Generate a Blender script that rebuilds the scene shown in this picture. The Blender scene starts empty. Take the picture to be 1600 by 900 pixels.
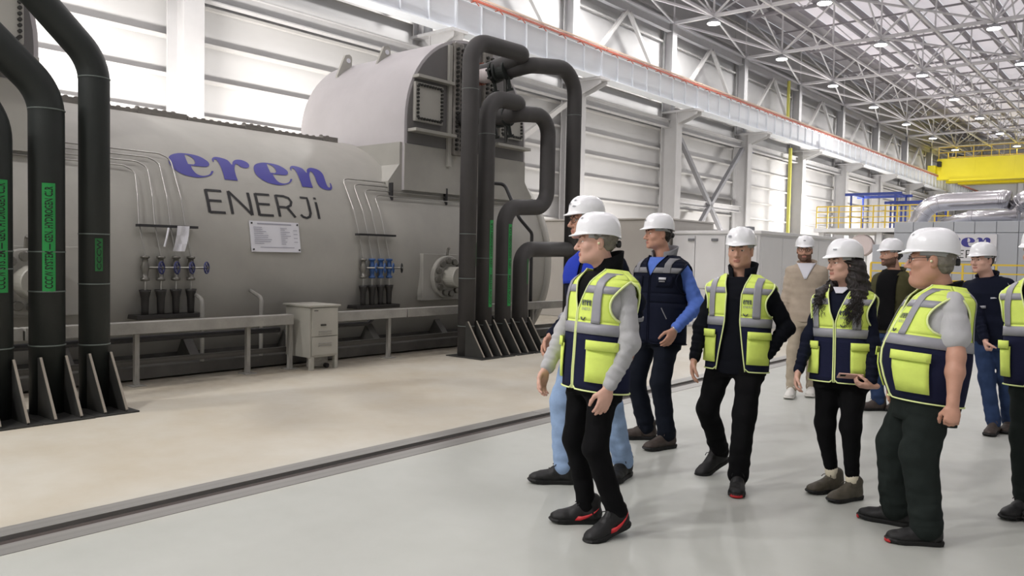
import bpy, bmesh, math, random
import numpy as np
from mathutils import Matrix, Vector
random.seed(7); np.random.seed(7)
SC = bpy.context.scene
COL = SC.collection
PI = math.pi

# ------------------------------------------------------------------ camera
cam_data = bpy.data.cameras.new('camera')
cam_data.sensor_width = 36.0
cam_data.lens = 36.0 * 1250.0 / 1600.0
cam_data.clip_start = 0.05
cam_data.clip_end = 400
cam = bpy.data.objects.new('camera', cam_data)
COL.objects.link(cam)
# camera right, up and back axes in the world (hall runs along +Y, left wall at -X)
_r, _u, _b = (0.766743, 0.641643, 0.019979), (-0.041431, 0.018403, 0.998972), (0.640616, -0.766782, 0.040694)
cam.matrix_world = Matrix(((_r[0], _u[0], _b[0], 0), (_r[1], _u[1], _b[1], 0), (_r[2], _u[2], _b[2], 1.5), (0, 0, 0, 1)))
SC.camera = cam

# ------------------------------------------------------------------ sky, lights, exposure
world = bpy.data.worlds.new('overcast_sky')
SC.world = world
world.use_nodes = True
bg = world.node_tree.nodes['Background']
bg.inputs['Color'].default_value = (0.93, 0.96, 1.0, 1)
bg.inputs['Strength'].default_value = 1.02
SC.view_settings.view_transform = 'Standard'
SC.view_settings.look = 'None'
SC.view_settings.gamma = 1.0
SC.view_settings.exposure = 0.34
SC.cycles.max_bounces = 8
SC.cycles.diffuse_bounces = 4
SC.cycles.sample_clamp_indirect = 6.0
LAMP_NEAR_WALL, LAMP_ROW1, LAMP_MID, LAMP_FAR = 80.0, 330.0, 40.0, 85.0
LAMP_NEAR, LAMP_LEFT = 18.0, 580.0
# unseen floodlights assumed behind the machines, aimed up at the left wall
for _x, _y, _z, _w, _dx, _dy in ((-13.5, -1.5, 2.2, 480, -1, 0), (-13.5, 5.2, 2.0, 620, -1, .25), (-13.5, 11.6, 2.2, 300, -1, 0), (-13.2, 24, 1.2, 200, -1, 0), (-13.2, 34, 1.2, 220, -1, 0), (-13.2, 44, 3.6, 420, -1, 0), (-12.5, 54, 1.6, 520, -1, 0), (-12.5, 66, 1.6, 420, -1, 0)):
    _l = bpy.data.lights.new('floodlight', 'AREA'); _l.shape = 'RECTANGLE'; _l.size = 2.2; _l.size_y = .6; _l.energy = _w; _l.color = (1.0, .965, .92)
    _o = bpy.data.objects.new('floodlight', _l); COL.objects.link(_o)
    _o.location = (_x, _y, _z); _o.rotation_euler = Vector((_dx, _dy, .42)).to_track_quat('-Z', 'Y').to_euler()


# ------------------------------------------------------------------ materials
def srgb(r, g, b):
    f = lambda c: (c / 255 / 12.92) if c <= 10 else ((c / 255 + 0.055) / 1.055) ** 2.4
    return (f(r), f(g), f(b))


MATS = {}


def mat(name, col, rough=0.6, metal=0.0, noise=0.0, scale=8.0, bump=0.0, bscale=60.0, col2=None, stretch=(1, 1, 1), emit=0.0, spec=0.5, coat=0.0, sheen=0.0, trans=0.0):
    if name in MATS:
        return MATS[name]
    m = bpy.data.materials.new(name)
    m.use_nodes = True
    nt = m.node_tree
    p = nt.nodes['Principled BSDF']
    p.inputs['Base Color'].default_value = (*col, 1)
    p.inputs['Roughness'].default_value = rough
    p.inputs['Metallic'].default_value = metal
    p.inputs['Specular IOR Level'].default_value = spec
    if coat:
        p.inputs['Coat Weight'].default_value = coat
        p.inputs['Coat Roughness'].default_value = 0.15
    if sheen:
        p.inputs['Sheen Weight'].default_value = sheen
    if emit:
        p.inputs['Emission Color'].default_value = (*col, 1)
        p.inputs['Emission Strength'].default_value = emit
    if noise or bump:
        tc = nt.nodes.new('ShaderNodeTexCoord')
        mp = nt.nodes.new('ShaderNodeMapping')
        mp.inputs['Scale'].default_value = stretch
        nt.links.new(tc.outputs['Object'], mp.inputs['Vector'])
    if noise:
        n = nt.nodes.new('ShaderNodeTexNoise')
        n.inputs['Scale'].default_value = scale
        n.inputs['Detail'].default_value = 5
        n.inputs['Roughness'].default_value = 0.6
        nt.links.new(mp.outputs['Vector'], n.inputs['Vector'])
        rp = nt.nodes.new('ShaderNodeValToRGB')
        rp.color_ramp.elements[0].position = 0.3
        rp.color_ramp.elements[1].position = 0.7
        c2 = col2 if col2 else tuple(c * (1 - noise) for c in col)
        rp.color_ramp.elements[0].color = (*c2, 1)
        rp.color_ramp.elements[1].color = (*[min(1, c * (1 + noise * 0.4)) for c in col], 1)
        nt.links.new(n.outputs['Fac'], rp.inputs['Fac'])
        nt.links.new(rp.outputs['Color'], p.inputs['Base Color'])
    if bump:
        n2 = nt.nodes.new('ShaderNodeTexNoise')
        n2.inputs['Scale'].default_value = bscale
        n2.inputs['Detail'].default_value = 4
        nt.links.new(mp.outputs['Vector'], n2.inputs['Vector'])
        b = nt.nodes.new('ShaderNodeBump')
        b.inputs['Strength'].default_value = bump
        b.inputs['Distance'].default_value = 0.01
        nt.links.new(n2.outputs['Fac'], b.inputs['Height'])
        nt.links.new(b.outputs['Normal'], p.inputs['Normal'])
    if trans:
        t = nt.nodes.new('ShaderNodeBsdfTranslucent')
        t.inputs['Color'].default_value = (0.97, 0.95, 0.95, 1)
        mx = nt.nodes.new('ShaderNodeMixShader')
        mx.inputs['Fac'].default_value = trans
        out = nt.nodes['Material Output']
        nt.links.new(p.outputs['BSDF'], mx.inputs[1])
        nt.links.new(t.outputs['BSDF'], mx.inputs[2])
        nt.links.new(mx.outputs['Shader'], out.inputs['Surface'])
    MATS[name] = m
    return m


# ------------------------------------------------------------------ objects and hierarchy
WM = {}


def put(o, parent=None, label=None, cat=None, group=None, kind=None):
    COL.objects.link(o)
    if o.name not in WM:
        WM[o.name] = o.matrix_basis.copy()
    if parent is not None:
        o.parent = parent
        o.matrix_parent_inverse = WM[parent.name].inverted()
    tag(o, label, cat, group, kind)
    return o


def tag(o, label=None, cat=None, group=None, kind=None):
    if label: o['label'] = label
    if cat: o['category'] = cat
    if group: o['group'] = group
    if kind: o['kind'] = kind


def empty(name, loc, label=None, cat=None, group=None, kind=None):
    o = bpy.data.objects.new(name, None)
    o.empty_display_size = 0.1
    o.location = loc
    WM[o.name] = Matrix.Translation(loc)
    return put(o, None, label, cat, group, kind)


def mesh_obj(name, verts, faces, m, parent=None, smooth=False, loc=None, fm=None, **kw):
    me = bpy.data.meshes.new(name)
    v = np.asarray(verts, dtype=float)
    if loc is not None:
        v = v - np.asarray(loc, float)
    me.from_pydata(v.tolist(), [], faces if isinstance(faces, list) else faces.tolist())
    for mm in (m if isinstance(m, (list, tuple)) else [m]):
        me.materials.append(mm)
    if fm is not None:
        me.polygons.foreach_set('material_index', np.asarray(fm, dtype=np.int32))
    if smooth:
        me.polygons.foreach_set('use_smooth', np.ones(len(me.polygons), dtype=bool))
    me.update()
    o = bpy.data.objects.new(name, me)
    if loc is not None:
        o.location = loc
        WM[o.name] = Matrix.Translation(loc)
    return put(o, parent, **kw)


def data_obj(name, me, mtx, parent=None, **kw):
    o = bpy.data.objects.new(name, me)
    o.matrix_basis = mtx
    WM[o.name] = mtx.copy()
    return put(o, parent, **kw)


class MB:
    """collects shapes for ONE mesh"""
    def __init__(s): s.v = []; s.f = []; s.n = 0
    def add(s, v, f):
        v = np.asarray(v, float)
        s.v.append(v); s.f += [tuple(i + s.n for i in q) for q in f]; s.n += len(v)
        return s
    def box(s, a, b, ch=0.0):
        (x0, y0, z0), (x1, y1, z1) = a, b
        x0, x1 = min(x0, x1), max(x0, x1); y0, y1 = min(y0, y1), max(y0, y1); z0, z1 = min(z0, z1), max(z0, z1)
        if ch <= 0:
            v = [(x0, y0, z0), (x1, y0, z0), (x1, y1, z0), (x0, y1, z0), (x0, y0, z1), (x1, y0, z1), (x1, y1, z1), (x0, y1, z1)]
            f = [(3, 2, 1, 0), (4, 5, 6, 7), (0, 1, 5, 4), (1, 2, 6, 5), (2, 3, 7, 6), (3, 0, 4, 7)]
            return s.add(v, f)
        bm = bmesh.new()
        bmesh.ops.create_cube(bm, size=1.0)
        for q in bm.verts:
            q.co = Vector(((x0 + x1) / 2 + q.co.x * (x1 - x0), (y0 + y1) / 2 + q.co.y * (y1 - y0), (z0 + z1) / 2 + q.co.z * (z1 - z0)))
        bmesh.ops.bevel(bm, geom=bm.edges[:], offset=ch, segments=2, affect='EDGES', profile=0.6)
        return s.bm(bm)
    def bm(s, bm):
        bm.verts.index_update()
        s.add([q.co[:] for q in bm.verts], [tuple(q.index for q in f.verts) for f in bm.faces])
        bm.free()
        return s
    def tube(s, pts, r, seg=12, cap=True):
        v, f = sweep(pts, r, seg, cap)
        return s.add(v, f)
    def lathe(s, prof, o, ax, seg=20):
        """prof: (radius, distance along ax)"""
        ax = np.asarray(ax, float); ax = ax / np.linalg.norm(ax)
        e1 = np.cross(ax, (0.31, 0.2, 0.93)); e1 /= np.linalg.norm(e1); e2 = np.cross(ax, e1)
        v = []; f = []
        for r, t in prof:
            for i in range(seg):
                a = 2 * PI * i / seg
                v.append(np.asarray(o) + ax * t + r * (math.cos(a) * e1 + math.sin(a) * e2))
        for j in range(len(prof) - 1):
            for i in range(seg):
                k = (i + 1) % seg
                f.append((j * seg + i, j * seg + k, (j + 1) * seg + k, (j + 1) * seg + i))
        f.append(tuple(range(seg))[::-1]); f.append(tuple((len(prof) - 1) * seg + i for i in range(seg)))
        return s.add(v, f)
    def prism(s, poly, o, u, w, t):
        """2D polygon in the plane (u, w) at o, extruded by the vector t"""
        o, u, w, t = [np.asarray(q, float) for q in (o, u, w, t)]
        n = len(poly)
        a = [o + u * p[0] + w * p[1] for p in poly]
        v = a + [q + t for q in a]
        f = [tuple(range(n))[::-1], tuple(range(n, 2 * n))] + [(i, (i + 1) % n, n + (i + 1) % n, n + i) for i in range(n)]
        return s.add(v, f)
    def beam(s, p, q, w, h=None, up=(0, 0, 1)):
        m = beam_matrix(p, q, w, h or w, up)
        v = [m @ Vector((x, y, z)) for x, y, z in UNIT]
        return s.add([c[:] for c in v], UNITF)
    def out(s, name, m, parent=None, smooth=False, **kw):
        return mesh_obj(name, np.concatenate(s.v), s.f, m, parent, smooth, **kw)


UNIT = [(-.5, -.5, -.5), (.5, -.5, -.5), (.5, .5, -.5), (-.5, .5, -.5), (-.5, -.5, .5), (.5, -.5, .5), (.5, .5, .5), (-.5, .5, .5)]
UNITF = [(3, 2, 1, 0), (4, 5, 6, 7), (0, 1, 5, 4), (1, 2, 6, 5), (2, 3, 7, 6), (3, 0, 4, 7)]


def beam_matrix(p, q, w, h, up=(0, 0, 1)):
    p, q = Vector(p), Vector(q)
    d = q - p; L = d.length; z = d.normalized()
    u = Vector(up)
    if abs(z.dot(u.normalized())) > 0.98: u = Vector((1, 0, 0))
    x = u.cross(z).normalized(); y = z.cross(x)
    m = Matrix((x * w, y * h, z * L)).transposed().to_4x4()
    m.translation = (p + q) / 2
    return m


_UC = {}


def unit_cube(m):
    if m.name not in _UC:
        me = bpy.data.meshes.new('bar')
        me.from_pydata(UNIT, [], UNITF)
        me.materials.append(m)
        _UC[m.name] = me
    return _UC[m.name]


def bar(name, p, q, w, h, m, parent, up=(0, 0, 1), **kw):
    """a straight square-section member; alike members share one mesh"""
    return data_obj(name, unit_cube(m), beam_matrix(p, q, w, h or w, up), parent, **kw)


def boxo(name, a, b, m, parent=None, ch=0.0, **kw):
    if ch:
        return MB().box(a, b, ch).out(name, m, parent, **kw)
    c = [(p + q) / 2 for p, q in zip(a, b)]
    mt = Matrix.Translation(c) @ Matrix.Diagonal((abs(b[0] - a[0]), abs(b[1] - a[1]), abs(b[2] - a[2]), 1))
    return data_obj(name, unit_cube(m), mt, parent, **kw)


def sweep(pts, r, seg=12, cap=True):
    pts = np.asarray(pts, float)
    rr = np.full(len(pts), r) if np.isscalar(r) else np.asarray(r, float)
    T = np.gradient(pts, axis=0); T /= np.linalg.norm(T, axis=1)[:, None] + 1e-12
    n = np.cross(T[0], (0.0123, 0.02, 1.0))
    if np.linalg.norm(n) < 0.1: n = np.cross(T[0], (1.0, 0.05, 0))
    n /= np.linalg.norm(n)
    v = []; f = []
    for i in range(len(pts)):
        n = n - T[i] * np.dot(n, T[i]); n /= np.linalg.norm(n)
        b = np.cross(T[i], n)
        for k in range(seg):
            a = 2 * PI * k / seg
            v.append(pts[i] + rr[i] * (math.cos(a) * n + math.sin(a) * b))
    for i in range(len(pts) - 1):
        for k in range(seg):
            k2 = (k + 1) % seg
            f.append((i * seg + k, i * seg + k2, (i + 1) * seg + k2, (i + 1) * seg + k))
    if cap:
        f.append(tuple(range(seg))[::-1]); f.append(tuple((len(pts) - 1) * seg + k for k in range(seg)))
    return v, f


def bend(pts, rad, n=8):
    """polyline with its corners rounded to radius rad"""
    P = [np.asarray(p, float) for p in pts]
    out = [P[0]]
    for i in range(1, len(P) - 1):
        a, b, c = P[i - 1], P[i], P[i + 1]
        u = a - b; w = c - b
        lu, lw = np.linalg.norm(u), np.linalg.norm(w); u /= lu; w /= lw
        ang = math.acos(max(-1, min(1, float(np.dot(u, w)))))
        if ang > PI - 0.02: out.append(b); continue
        R = rad if np.isscalar(rad) else rad[i - 1]
        t = min(R / math.tan(ang / 2), lu * .49, lw * .49); R = t * math.tan(ang / 2)
        bis = (u + w) / np.linalg.norm(u + w)
        cen = b + bis * R / math.sin(ang / 2)
        s0 = b + u * t - cen; s1 = b + w * t - cen
        th = math.acos(max(-1, min(1, float(np.dot(s0, s1)) / R / R)))
        for k in range(n + 1):
            x = k / n
            out.append(cen + (math.sin((1 - x) * th) * s0 + math.sin(x * th) * s1) / math.sin(th))
    out.append(P[-1])
    return np.array(out)


_IS = {}


def ibeam_mesh(m, w, h, tw, tf, L):
    """I-section along local Z, web in local Y, flanges across local X"""
    k = (m.name, w, h, tw, tf, round(L, 3))
    if k not in _IS:
        mb = MB()
        mb.box((-w / 2, -h / 2, 0), (w / 2, -h / 2 + tf, L)); mb.box((-w / 2, h / 2 - tf, 0), (w / 2, h / 2, L)); mb.box((-tw / 2, -h / 2 + tf, 0), (tw / 2, h / 2 - tf, L))
        me = bpy.data.meshes.new('i_section')
        me.from_pydata(np.concatenate(mb.v).tolist(), [], mb.f)
        me.materials.append(m)
        _IS[k] = me
    return _IS[k]


def ibeam(name, p, q, w, h, m, parent=None, tw=0.02, tf=0.03, web=(1, 0, 0), **kw):
    p, q = Vector(p), Vector(q)
    z = (q - p); L = z.length; z.normalize()
    y = Vector(web); y = (y - z * y.dot(z)).normalized(); x = y.cross(z)
    mt = Matrix((x, y, z)).transposed().to_4x4(); mt.translation = p
    return data_obj(name, ibeam_mesh(m, w, h, tw, tf, L), mt, parent, **kw)


# ------------------------------------------------------------------ lettering
def bez(pts, n=6):
    """closed outline from knots (x, y[, 1 = corner]); smooth knots are joined by Catmull-Rom curves"""
    P = [np.array(p[:2], float) for p in pts]
    corner = [len(p) > 2 for p in pts]
    N = len(P); out = []
    for i in range(N):
        p0, p1, p2, p3 = P[i - 1], P[i], P[(i + 1) % N], P[(i + 2) % N]
        t1 = (p2 - p1) * 0.9 if corner[i] else (p2 - p0) * 0.5
        t2 = (p2 - p1) * 0.9 if corner[(i + 1) % N] else (p3 - p1) * 0.5
        if corner[i] and corner[(i + 1) % N]:
            out.append(p1); continue
        for k in range(n):
            t = k / n
            out.append((2 * t**3 - 3 * t**2 + 1) * p1 + (t**3 - 2 * t**2 + t) * t1 + (-2 * t**3 + 3 * t**2) * p2 + (t**3 - t**2) * t2)
    return out


GLYPH = {
    'e': (1.32, [[(1.26, .30), (1.12, .12), (.85, .0), (.6, -.02), (.28, .06), (.05, .28), (.0, .55), (.1, .82), (.36, .99), (.68, 1.03), (1.0, .96), (1.2, .76), (1.21, .6), (1.12, .5), (1.0, .47, 1), (.62, .47, 1), (.63, .3), (.72, .12), (.9, .07), (1.1, .16), (1.2, .31)],
                 [(.58, .96), (.555, .8), (.555, .53, 1), (.72, .53, 1), (.79, .62), (.79, .8), (.7, .93)]]),
    'r': (1.2, [[(.0, .74), (.0, .9), (.12, 1.02), (.3, 1.02), (.5, .93), (.58, .72), (.66, .88), (.8, 1.0), (1.0, 1.02), (1.16, .9), (1.15, .72), (1.0, .62), (.85, .66), (.76, .78), (.68, .72), (.6, .5), (.57, .25), (.57, 0, 1), (.15, 0, 1), (.17, .3), (.17, .7), (.12, .9), (.05, .86)]]),
    'n': (1.35, [[(.0, .74), (.0, .9), (.12, 1.02), (.3, 1.02), (.48, .93), (.56, .72), (.64, .9), (.78, 1.02), (.95, 1.03), (1.12, .95), (1.2, .75), (1.17, .4), (1.16, .18), (1.2, .08), (1.27, .12), (1.31, .3), (1.35, .28), (1.33, .08), (1.22, -.03), (1.02, -.03), (.86, .06), (.8, .25), (.82, .55), (.8, .78), (.74, .82), (.63, .62), (.57, .3), (.56, 0, 1), (.16, 0, 1), (.17, .3), (.17, .7), (.12, .9), (.05, .86)]]),
}
LINES = {   # thin sans capitals as strokes, unit height
    'E': (.62, [[(0, 0), (0, 1)], [(0, .03), (.55, .03)], [(0, .52), (.48, .52)], [(0, .97), (.55, .97)]]),
    'N': (.82, [[(0, 0), (0, 1)], [(0, 1), (.72, 0)], [(.72, 0), (.72, 1)]]),
    'R': (.72, [[(0, 0), (0, 1)], [(0, .97), (.32, .97), (.5, .9), (.58, .72), (.52, .55), (.34, .44), (0, .44)], [(.36, .44), (.62, 0)]]),
    'J': (.5, [[(.1, .97), (.4, .97), (.4, .25), (.34, .08), (.2, .01), (.06, .05), (-.03, .15)]]),
    'I': (.2, [[(.06, 0), (.06, .8)], [(.06, .93), (.06, 1.03)]]),
}


def glyph_mesh(word, height, gap=0.06):
    """flat filled letters: list of (verts2d, faces)"""
    x = 0; res = []
    for ch in word:
        adv, loops = GLYPH[ch]
        cu = bpy.data.curves.new('g', 'CURVE'); cu.dimensions = '2D'; cu.fill_mode = 'BOTH'
        for lp in loops:
            pts = bez(lp)
            sp = cu.splines.new('POLY'); sp.points.add(len(pts) - 1); sp.use_cyclic_u = True
            for k, p in enumerate(pts): sp.points[k].co = (p[0], p[1], 0, 1)
        o = bpy.data.objects.new('g', cu)
        me = o.to_mesh()
        v = np.array([q.co[:2] for q in me.vertices]); f = [tuple(q.vertices) for q in me.polygons]
        o.to_mesh_clear(); bpy.data.objects.remove(o); bpy.data.curves.remove(cu)
        # slice so that the letter can follow a curved surface
        bm = bmesh.new()
        vv = [bm.verts.new((p[0], p[1], 0)) for p in v]
        for q in f:
            try: bm.faces.new([vv[i] for i in q])
            except ValueError: pass
        for c in np.linspace(0.1, 1.0, 8):
            bmesh.ops.bisect_plane(bm, geom=bm.verts[:] + bm.edges[:] + bm.faces[:], plane_co=(0, c, 0), plane_no=(0, 1, 0))
        for c in np.linspace(0.15, 1.2, 6):
            bmesh.ops.bisect_plane(bm, geom=bm.verts[:] + bm.edges[:] + bm.faces[:], plane_co=(c, 0, 0), plane_no=(1, 0, 0))
        bm.verts.index_update()
        v = np.array([q.co[:2] for q in bm.verts]); f = [tuple(q.index for q in p.verts) for p in bm.faces]
        bm.free()
        res.append(((v + [x, 0]) * height, f))
        x += adv + gap
    return res, (x - gap) * height


def line_mesh(word, height, wt=0.1, gap=0.17):
    x = 0; res = []
    for ch in word:
        if ch == ' ': x += .5; continue
        adv, strokes = LINES[ch]
        v = []; f = []
        for s in strokes:
            pts = []
            for a, b in zip(s[:-1], s[1:]):
                n = max(1, int(math.hypot(b[0] - a[0], b[1] - a[1]) / .12))
                pts += [(a[0] + (b[0] - a[0]) * k / n, a[1] + (b[1] - a[1]) * k / n) for k in range(n)]
            pts.append(s[-1]); p = np.array(pts, float)
            t = np.gradient(p, axis=0); t /= np.linalg.norm(t, axis=1)[:, None] + 1e-9
            nn = np.stack([-t[:, 1], t[:, 0]], 1) * wt / 2
            i0 = len(v); v += list(p + nn) + list(p - nn); m = len(p)
            f += [(i0 + k, i0 + m + k, i0 + m + k + 1, i0 + k + 1) for k in range(m - 1)]
        res.append(((np.array(v) + [x, 0]) * height, f))
        x += adv + gap
    return res, (x - gap) * height


def font_mesh(text, size):
    """default sans lettering as a flat mesh, origin at the lower left"""
    cu = bpy.data.curves.new('t', 'FONT'); cu.body = text; cu.size = size; cu.resolution_u = 2; cu.offset = size * .022
    o = bpy.data.objects.new('t', cu)
    me = o.to_mesh()
    v = np.array([q.co[:2] for q in me.vertices]); f = [tuple(q.vertices) for q in me.polygons]
    o.to_mesh_clear(); bpy.data.objects.remove(o); bpy.data.curves.remove(cu)
    return v, f
# ================================================================== materials of the hall
M_STEEL = mat('painted_steel_grey', srgb(136, 136, 140), 0.55, noise=0.06, scale=3)
M_COLUMN = mat('painted_column_grey', srgb(186, 185, 186), 0.55, noise=0.06, scale=2)
M_PANEL = mat('wall_sheet', srgb(194, 193, 193), 0.6, noise=0.10, scale=1.5, stretch=(1, 1, .3))
M_GIRT = mat('girt_paint', srgb(200, 198, 196), 0.5, noise=0.05, scale=4)
M_TRUSS = mat('truss_paint', srgb(220, 218, 220), 0.5)
M_PURLIN = mat('purlin_paint', srgb(150, 146, 150), 0.6)
M_SHEET = mat('translucent_roof_sheet', srgb(240, 228, 234), 0.5, trans=0.6)
M_RUNWAY = mat('runway_girder_paint', srgb(226, 230, 236), 0.5, noise=0.05, scale=2)
M_CREAM = mat('cream_conductor', srgb(196, 172, 152), 0.5)
M_RED = mat('red_conductor', srgb(172, 88, 68), 0.55, noise=0.25, scale=6)
M_YEL = mat('crane_yellow', srgb(238, 222, 40), 0.45, noise=0.05, scale=1)
M_RAILYEL = mat('railing_yellow', srgb(222, 190, 60), 0.5)
M_BLUE = mat('frame_blue', srgb(48, 66, 140), 0.5)
M_UNSEEN = mat('unseen_wall_grey', srgb(205, 205, 205), 0.7)  # pale tone of the unseen walls, lightened to bounce fill light
M_DARK = mat('dark_gap', srgb(38, 36, 36), 0.8)
M_LAMP = mat('lamp_glow', (1, 0.98, 0.95), 0.4, emit=14.0)
M_LAMPBODY = mat('lamp_housing', srgb(180, 182, 186), 0.4, metal=0.6)


def floor_material():
    m = bpy.data.materials.new('epoxy_floor'); m.use_nodes = True
    nt = m.node_tree; p = nt.nodes['Principled BSDF']; N = nt.nodes.new; L = nt.links.new
    tc = N('ShaderNodeTexCoord'); sp = N('ShaderNodeSeparateXYZ'); L(tc.outputs['Object'], sp.inputs[0])
    n1 = N('ShaderNodeTexNoise'); n1.inputs['Scale'].default_value = 0.9; n1.inputs['Detail'].default_value = 6; n1.inputs['Roughness'].default_value = .62
    L(tc.outputs['Object'], n1.inputs['Vector'])
    n2 = N('ShaderNodeTexNoise'); n2.inputs['Scale'].default_value = 7; n2.inputs['Detail'].default_value = 5
    L(tc.outputs['Object'], n2.inputs['Vector'])
    clean = N('ShaderNodeValToRGB'); clean.color_ramp.elements[0].position = .3; clean.color_ramp.elements[1].position = .7
    clean.color_ramp.elements[0].color = (*srgb(174, 176, 169), 1); clean.color_ramp.elements[1].color = (*srgb(184, 186, 180), 1)
    L(n1.outputs['Fac'], clean.inputs['Fac'])
    worn = N('ShaderNodeValToRGB'); worn.color_ramp.elements[0].position = .28; worn.color_ramp.elements[1].position = .68
    worn.color_ramp.elements[0].color = (*srgb(186, 176, 156), 1); worn.color_ramp.elements[1].color = (*srgb(200, 196, 184), 1)
    L(n1.outputs['Fac'], worn.inputs['Fac'])
    # the machine side of the channel is worn and cream coloured
    mr = N('ShaderNodeMapRange'); mr.inputs['From Min'].default_value = -4.9; mr.inputs['From Max'].default_value = -4.2
    L(sp.outputs['X'], mr.inputs['Value'])
    mx = N('ShaderNodeMix'); mx.data_type = 'RGBA'
    L(mr.outputs['Result'], mx.inputs['Factor']); L(worn.outputs['Color'], mx.inputs['A']); L(clean.outputs['Color'], mx.inputs['B'])
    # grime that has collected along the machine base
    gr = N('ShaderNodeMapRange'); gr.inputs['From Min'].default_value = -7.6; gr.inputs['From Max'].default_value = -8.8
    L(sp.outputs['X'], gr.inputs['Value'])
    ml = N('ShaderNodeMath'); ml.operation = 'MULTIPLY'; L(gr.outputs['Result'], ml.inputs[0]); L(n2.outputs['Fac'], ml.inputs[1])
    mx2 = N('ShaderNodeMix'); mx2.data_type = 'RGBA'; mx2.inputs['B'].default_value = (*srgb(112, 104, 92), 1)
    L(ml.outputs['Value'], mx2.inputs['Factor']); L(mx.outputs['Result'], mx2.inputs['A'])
    L(mx2.outputs['Result'], p.inputs['Base Color'])
    rr = N('ShaderNodeMapRange'); rr.inputs['To Min'].default_value = .34; rr.inputs['To Max'].default_value = .55
    L(n2.outputs['Fac'], rr.inputs['Value']); L(rr.outputs['Result'], p.inputs['Roughness'])
    p.inputs['Specular IOR Level'].default_value = 0.45
    return m


M_FLOOR = floor_material()
# ================================================================== floor with the steel channel
fl = empty('floor', (0, 0, 0), kind='structure')
boxo('floor_slab', (-16.7, -10, -.3), (-4.745, 90, 0), M_FLOOR, fl).data
_floor2 = boxo('floor_slab', (-4.315, -10, -.3), (9, 90, 0), M_FLOOR, fl)
for o in fl.children:      # real-size meshes so that the object texture runs in metres
    me = o.data.copy(); mt = WM[o.name]
    for v in me.vertices: v.co = mt @ v.co
    o.data = me; o.matrix_basis = Matrix.Identity(4); WM[o.name] = Matrix.Identity(4)
    o.matrix_parent_inverse = Matrix.Identity(4)
M_PLATE = mat('channel_plate_steel', srgb(160, 158, 154), 0.38, metal=0.35, noise=0.22, scale=3, stretch=(1, .15, 1))
M_SLOT = mat('channel_slot', srgb(66, 56, 52), 0.7, noise=0.3, scale=5)
tr = empty('floor_channel', (-4.53, 0, 0), 'steel edged rail channel let into the pale floor in front of the machine', 'floor channel')
MB().box((-4.745, -10, -.3), (-4.315, 90, -.06)).out('channel_bed', M_SLOT, tr)
for y0 in range(-6, 84, 6):
    boxo('edge_plate', (-4.745, y0 + .004, -.06), (-4.595, y0 + 5.996, .003), M_PLATE, tr)
    boxo('edge_plate', (-4.465, y0 + .004, -.06), (-4.315, y0 + 5.996, .003), M_PLATE, tr)
boxo('rail', (-4.56, -10, -.06), (-4.50, 90, -.012), M_SLOT, tr)

# ================================================================== left wall
YC = [-5.2, 1.7, 8.6, 15.6, 22.6, 29.5, 36.5, 43.6, 50.9, 58.3, 65.8, 73.4, 81.0, 87.2]
XW = -16.75
wl = MB().box((XW - .25, -10, 0), (XW - .1, 88, 13.2)).out('wall_left', M_PANEL, kind='structure')
LOWZ = [0.35, 1.2, 2.0, 2.8, 3.6, 4.4, 5.2, 6.0, 6.8]
UPZ = [7.9, 9.2, 10.4, 11.6, 12.8]
for i in range(len(YC) - 1):
    y0, y1 = YC[i] + .02, YC[i + 1] - .02
    zs = [0] + LOWZ + UPZ
    for z0, z1 in zip(zs[:-1], zs[1:]):
        n = 1
        boxo('wall_panel', (XW - .1, y0, z0 + .008), (XW - .075 - .012 * ((i + int(z0 * 3)) % 2), y1, z1 - .008), M_PANEL, wl)
    for z in LOWZ + UPZ:
        ibeam('girt', (XW + .02, y0, z), (XW + .02, y1, z), .07, .11, M_GIRT, wl, tw=.012, tf=.014, web=(1, 0, 0))
for i, y in enumerate(YC):
    c = ibeam('column', (-16.28, y, 0), (-16.28, y, 7.45), .46, .72, M_COLUMN, wl, tw=.03, tf=.045, web=(1, 0, 0))
    ibeam('column', (-16.45, y, 7.45), (-16.45, y, 11.3), .36, .42, M_COLUMN, wl, tw=.025, tf=.035, web=(1, 0, 0))
    mb = MB()     # flared bracket that carries the runway girder
    mb.prism([(0, 7.42), (.95, 7.42), (.95, 7.3), (.5, 7.12), (.0, 6.95)], (-16.0, y - .2, 0), (1, 0, 0), (0, 0, 1), (0, .03, 0))
    mb.prism([(0, 7.42), (.95, 7.42), (.95, 7.3), (.5, 7.12), (.0, 6.95)], (-16.0, y + .17, 0), (1, 0, 0), (0, 0, 1), (0, .03, 0))
    mb.box((-16.6, y - .3, 7.42), (-15.0, y + .3, 7.5))
    mb.out('column_bracket', M_COLUMN, wl)
for y0, y1 in zip(YC[:-1], YC[1:]):
    ibeam('tie_beam', (-16.3, y0 + .23, 6.98), (-16.3, y1 - .23, 6.98), .22, .34, M_COLUMN, wl, web=(0, 0, 1))
    ibeam('eave_beam', (-16.4, y0 + .2, 10.9), (-16.4, y1 - .2, 10.9), .2, .36, M_COLUMN, wl, web=(0, 0, 1))
    ym = (y0 + y1) / 2
    bar('wall_brace', (-16.35, ym - .08, 10.75), (-16.35, y0 + .9, 8.35), .13, .13, M_GIRT, wl)
    bar('wall_brace', (-16.35, ym + .08, 10.75), (-16.35, y1 - .9, 8.35), .13, .13, M_GIRT, wl)
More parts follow.
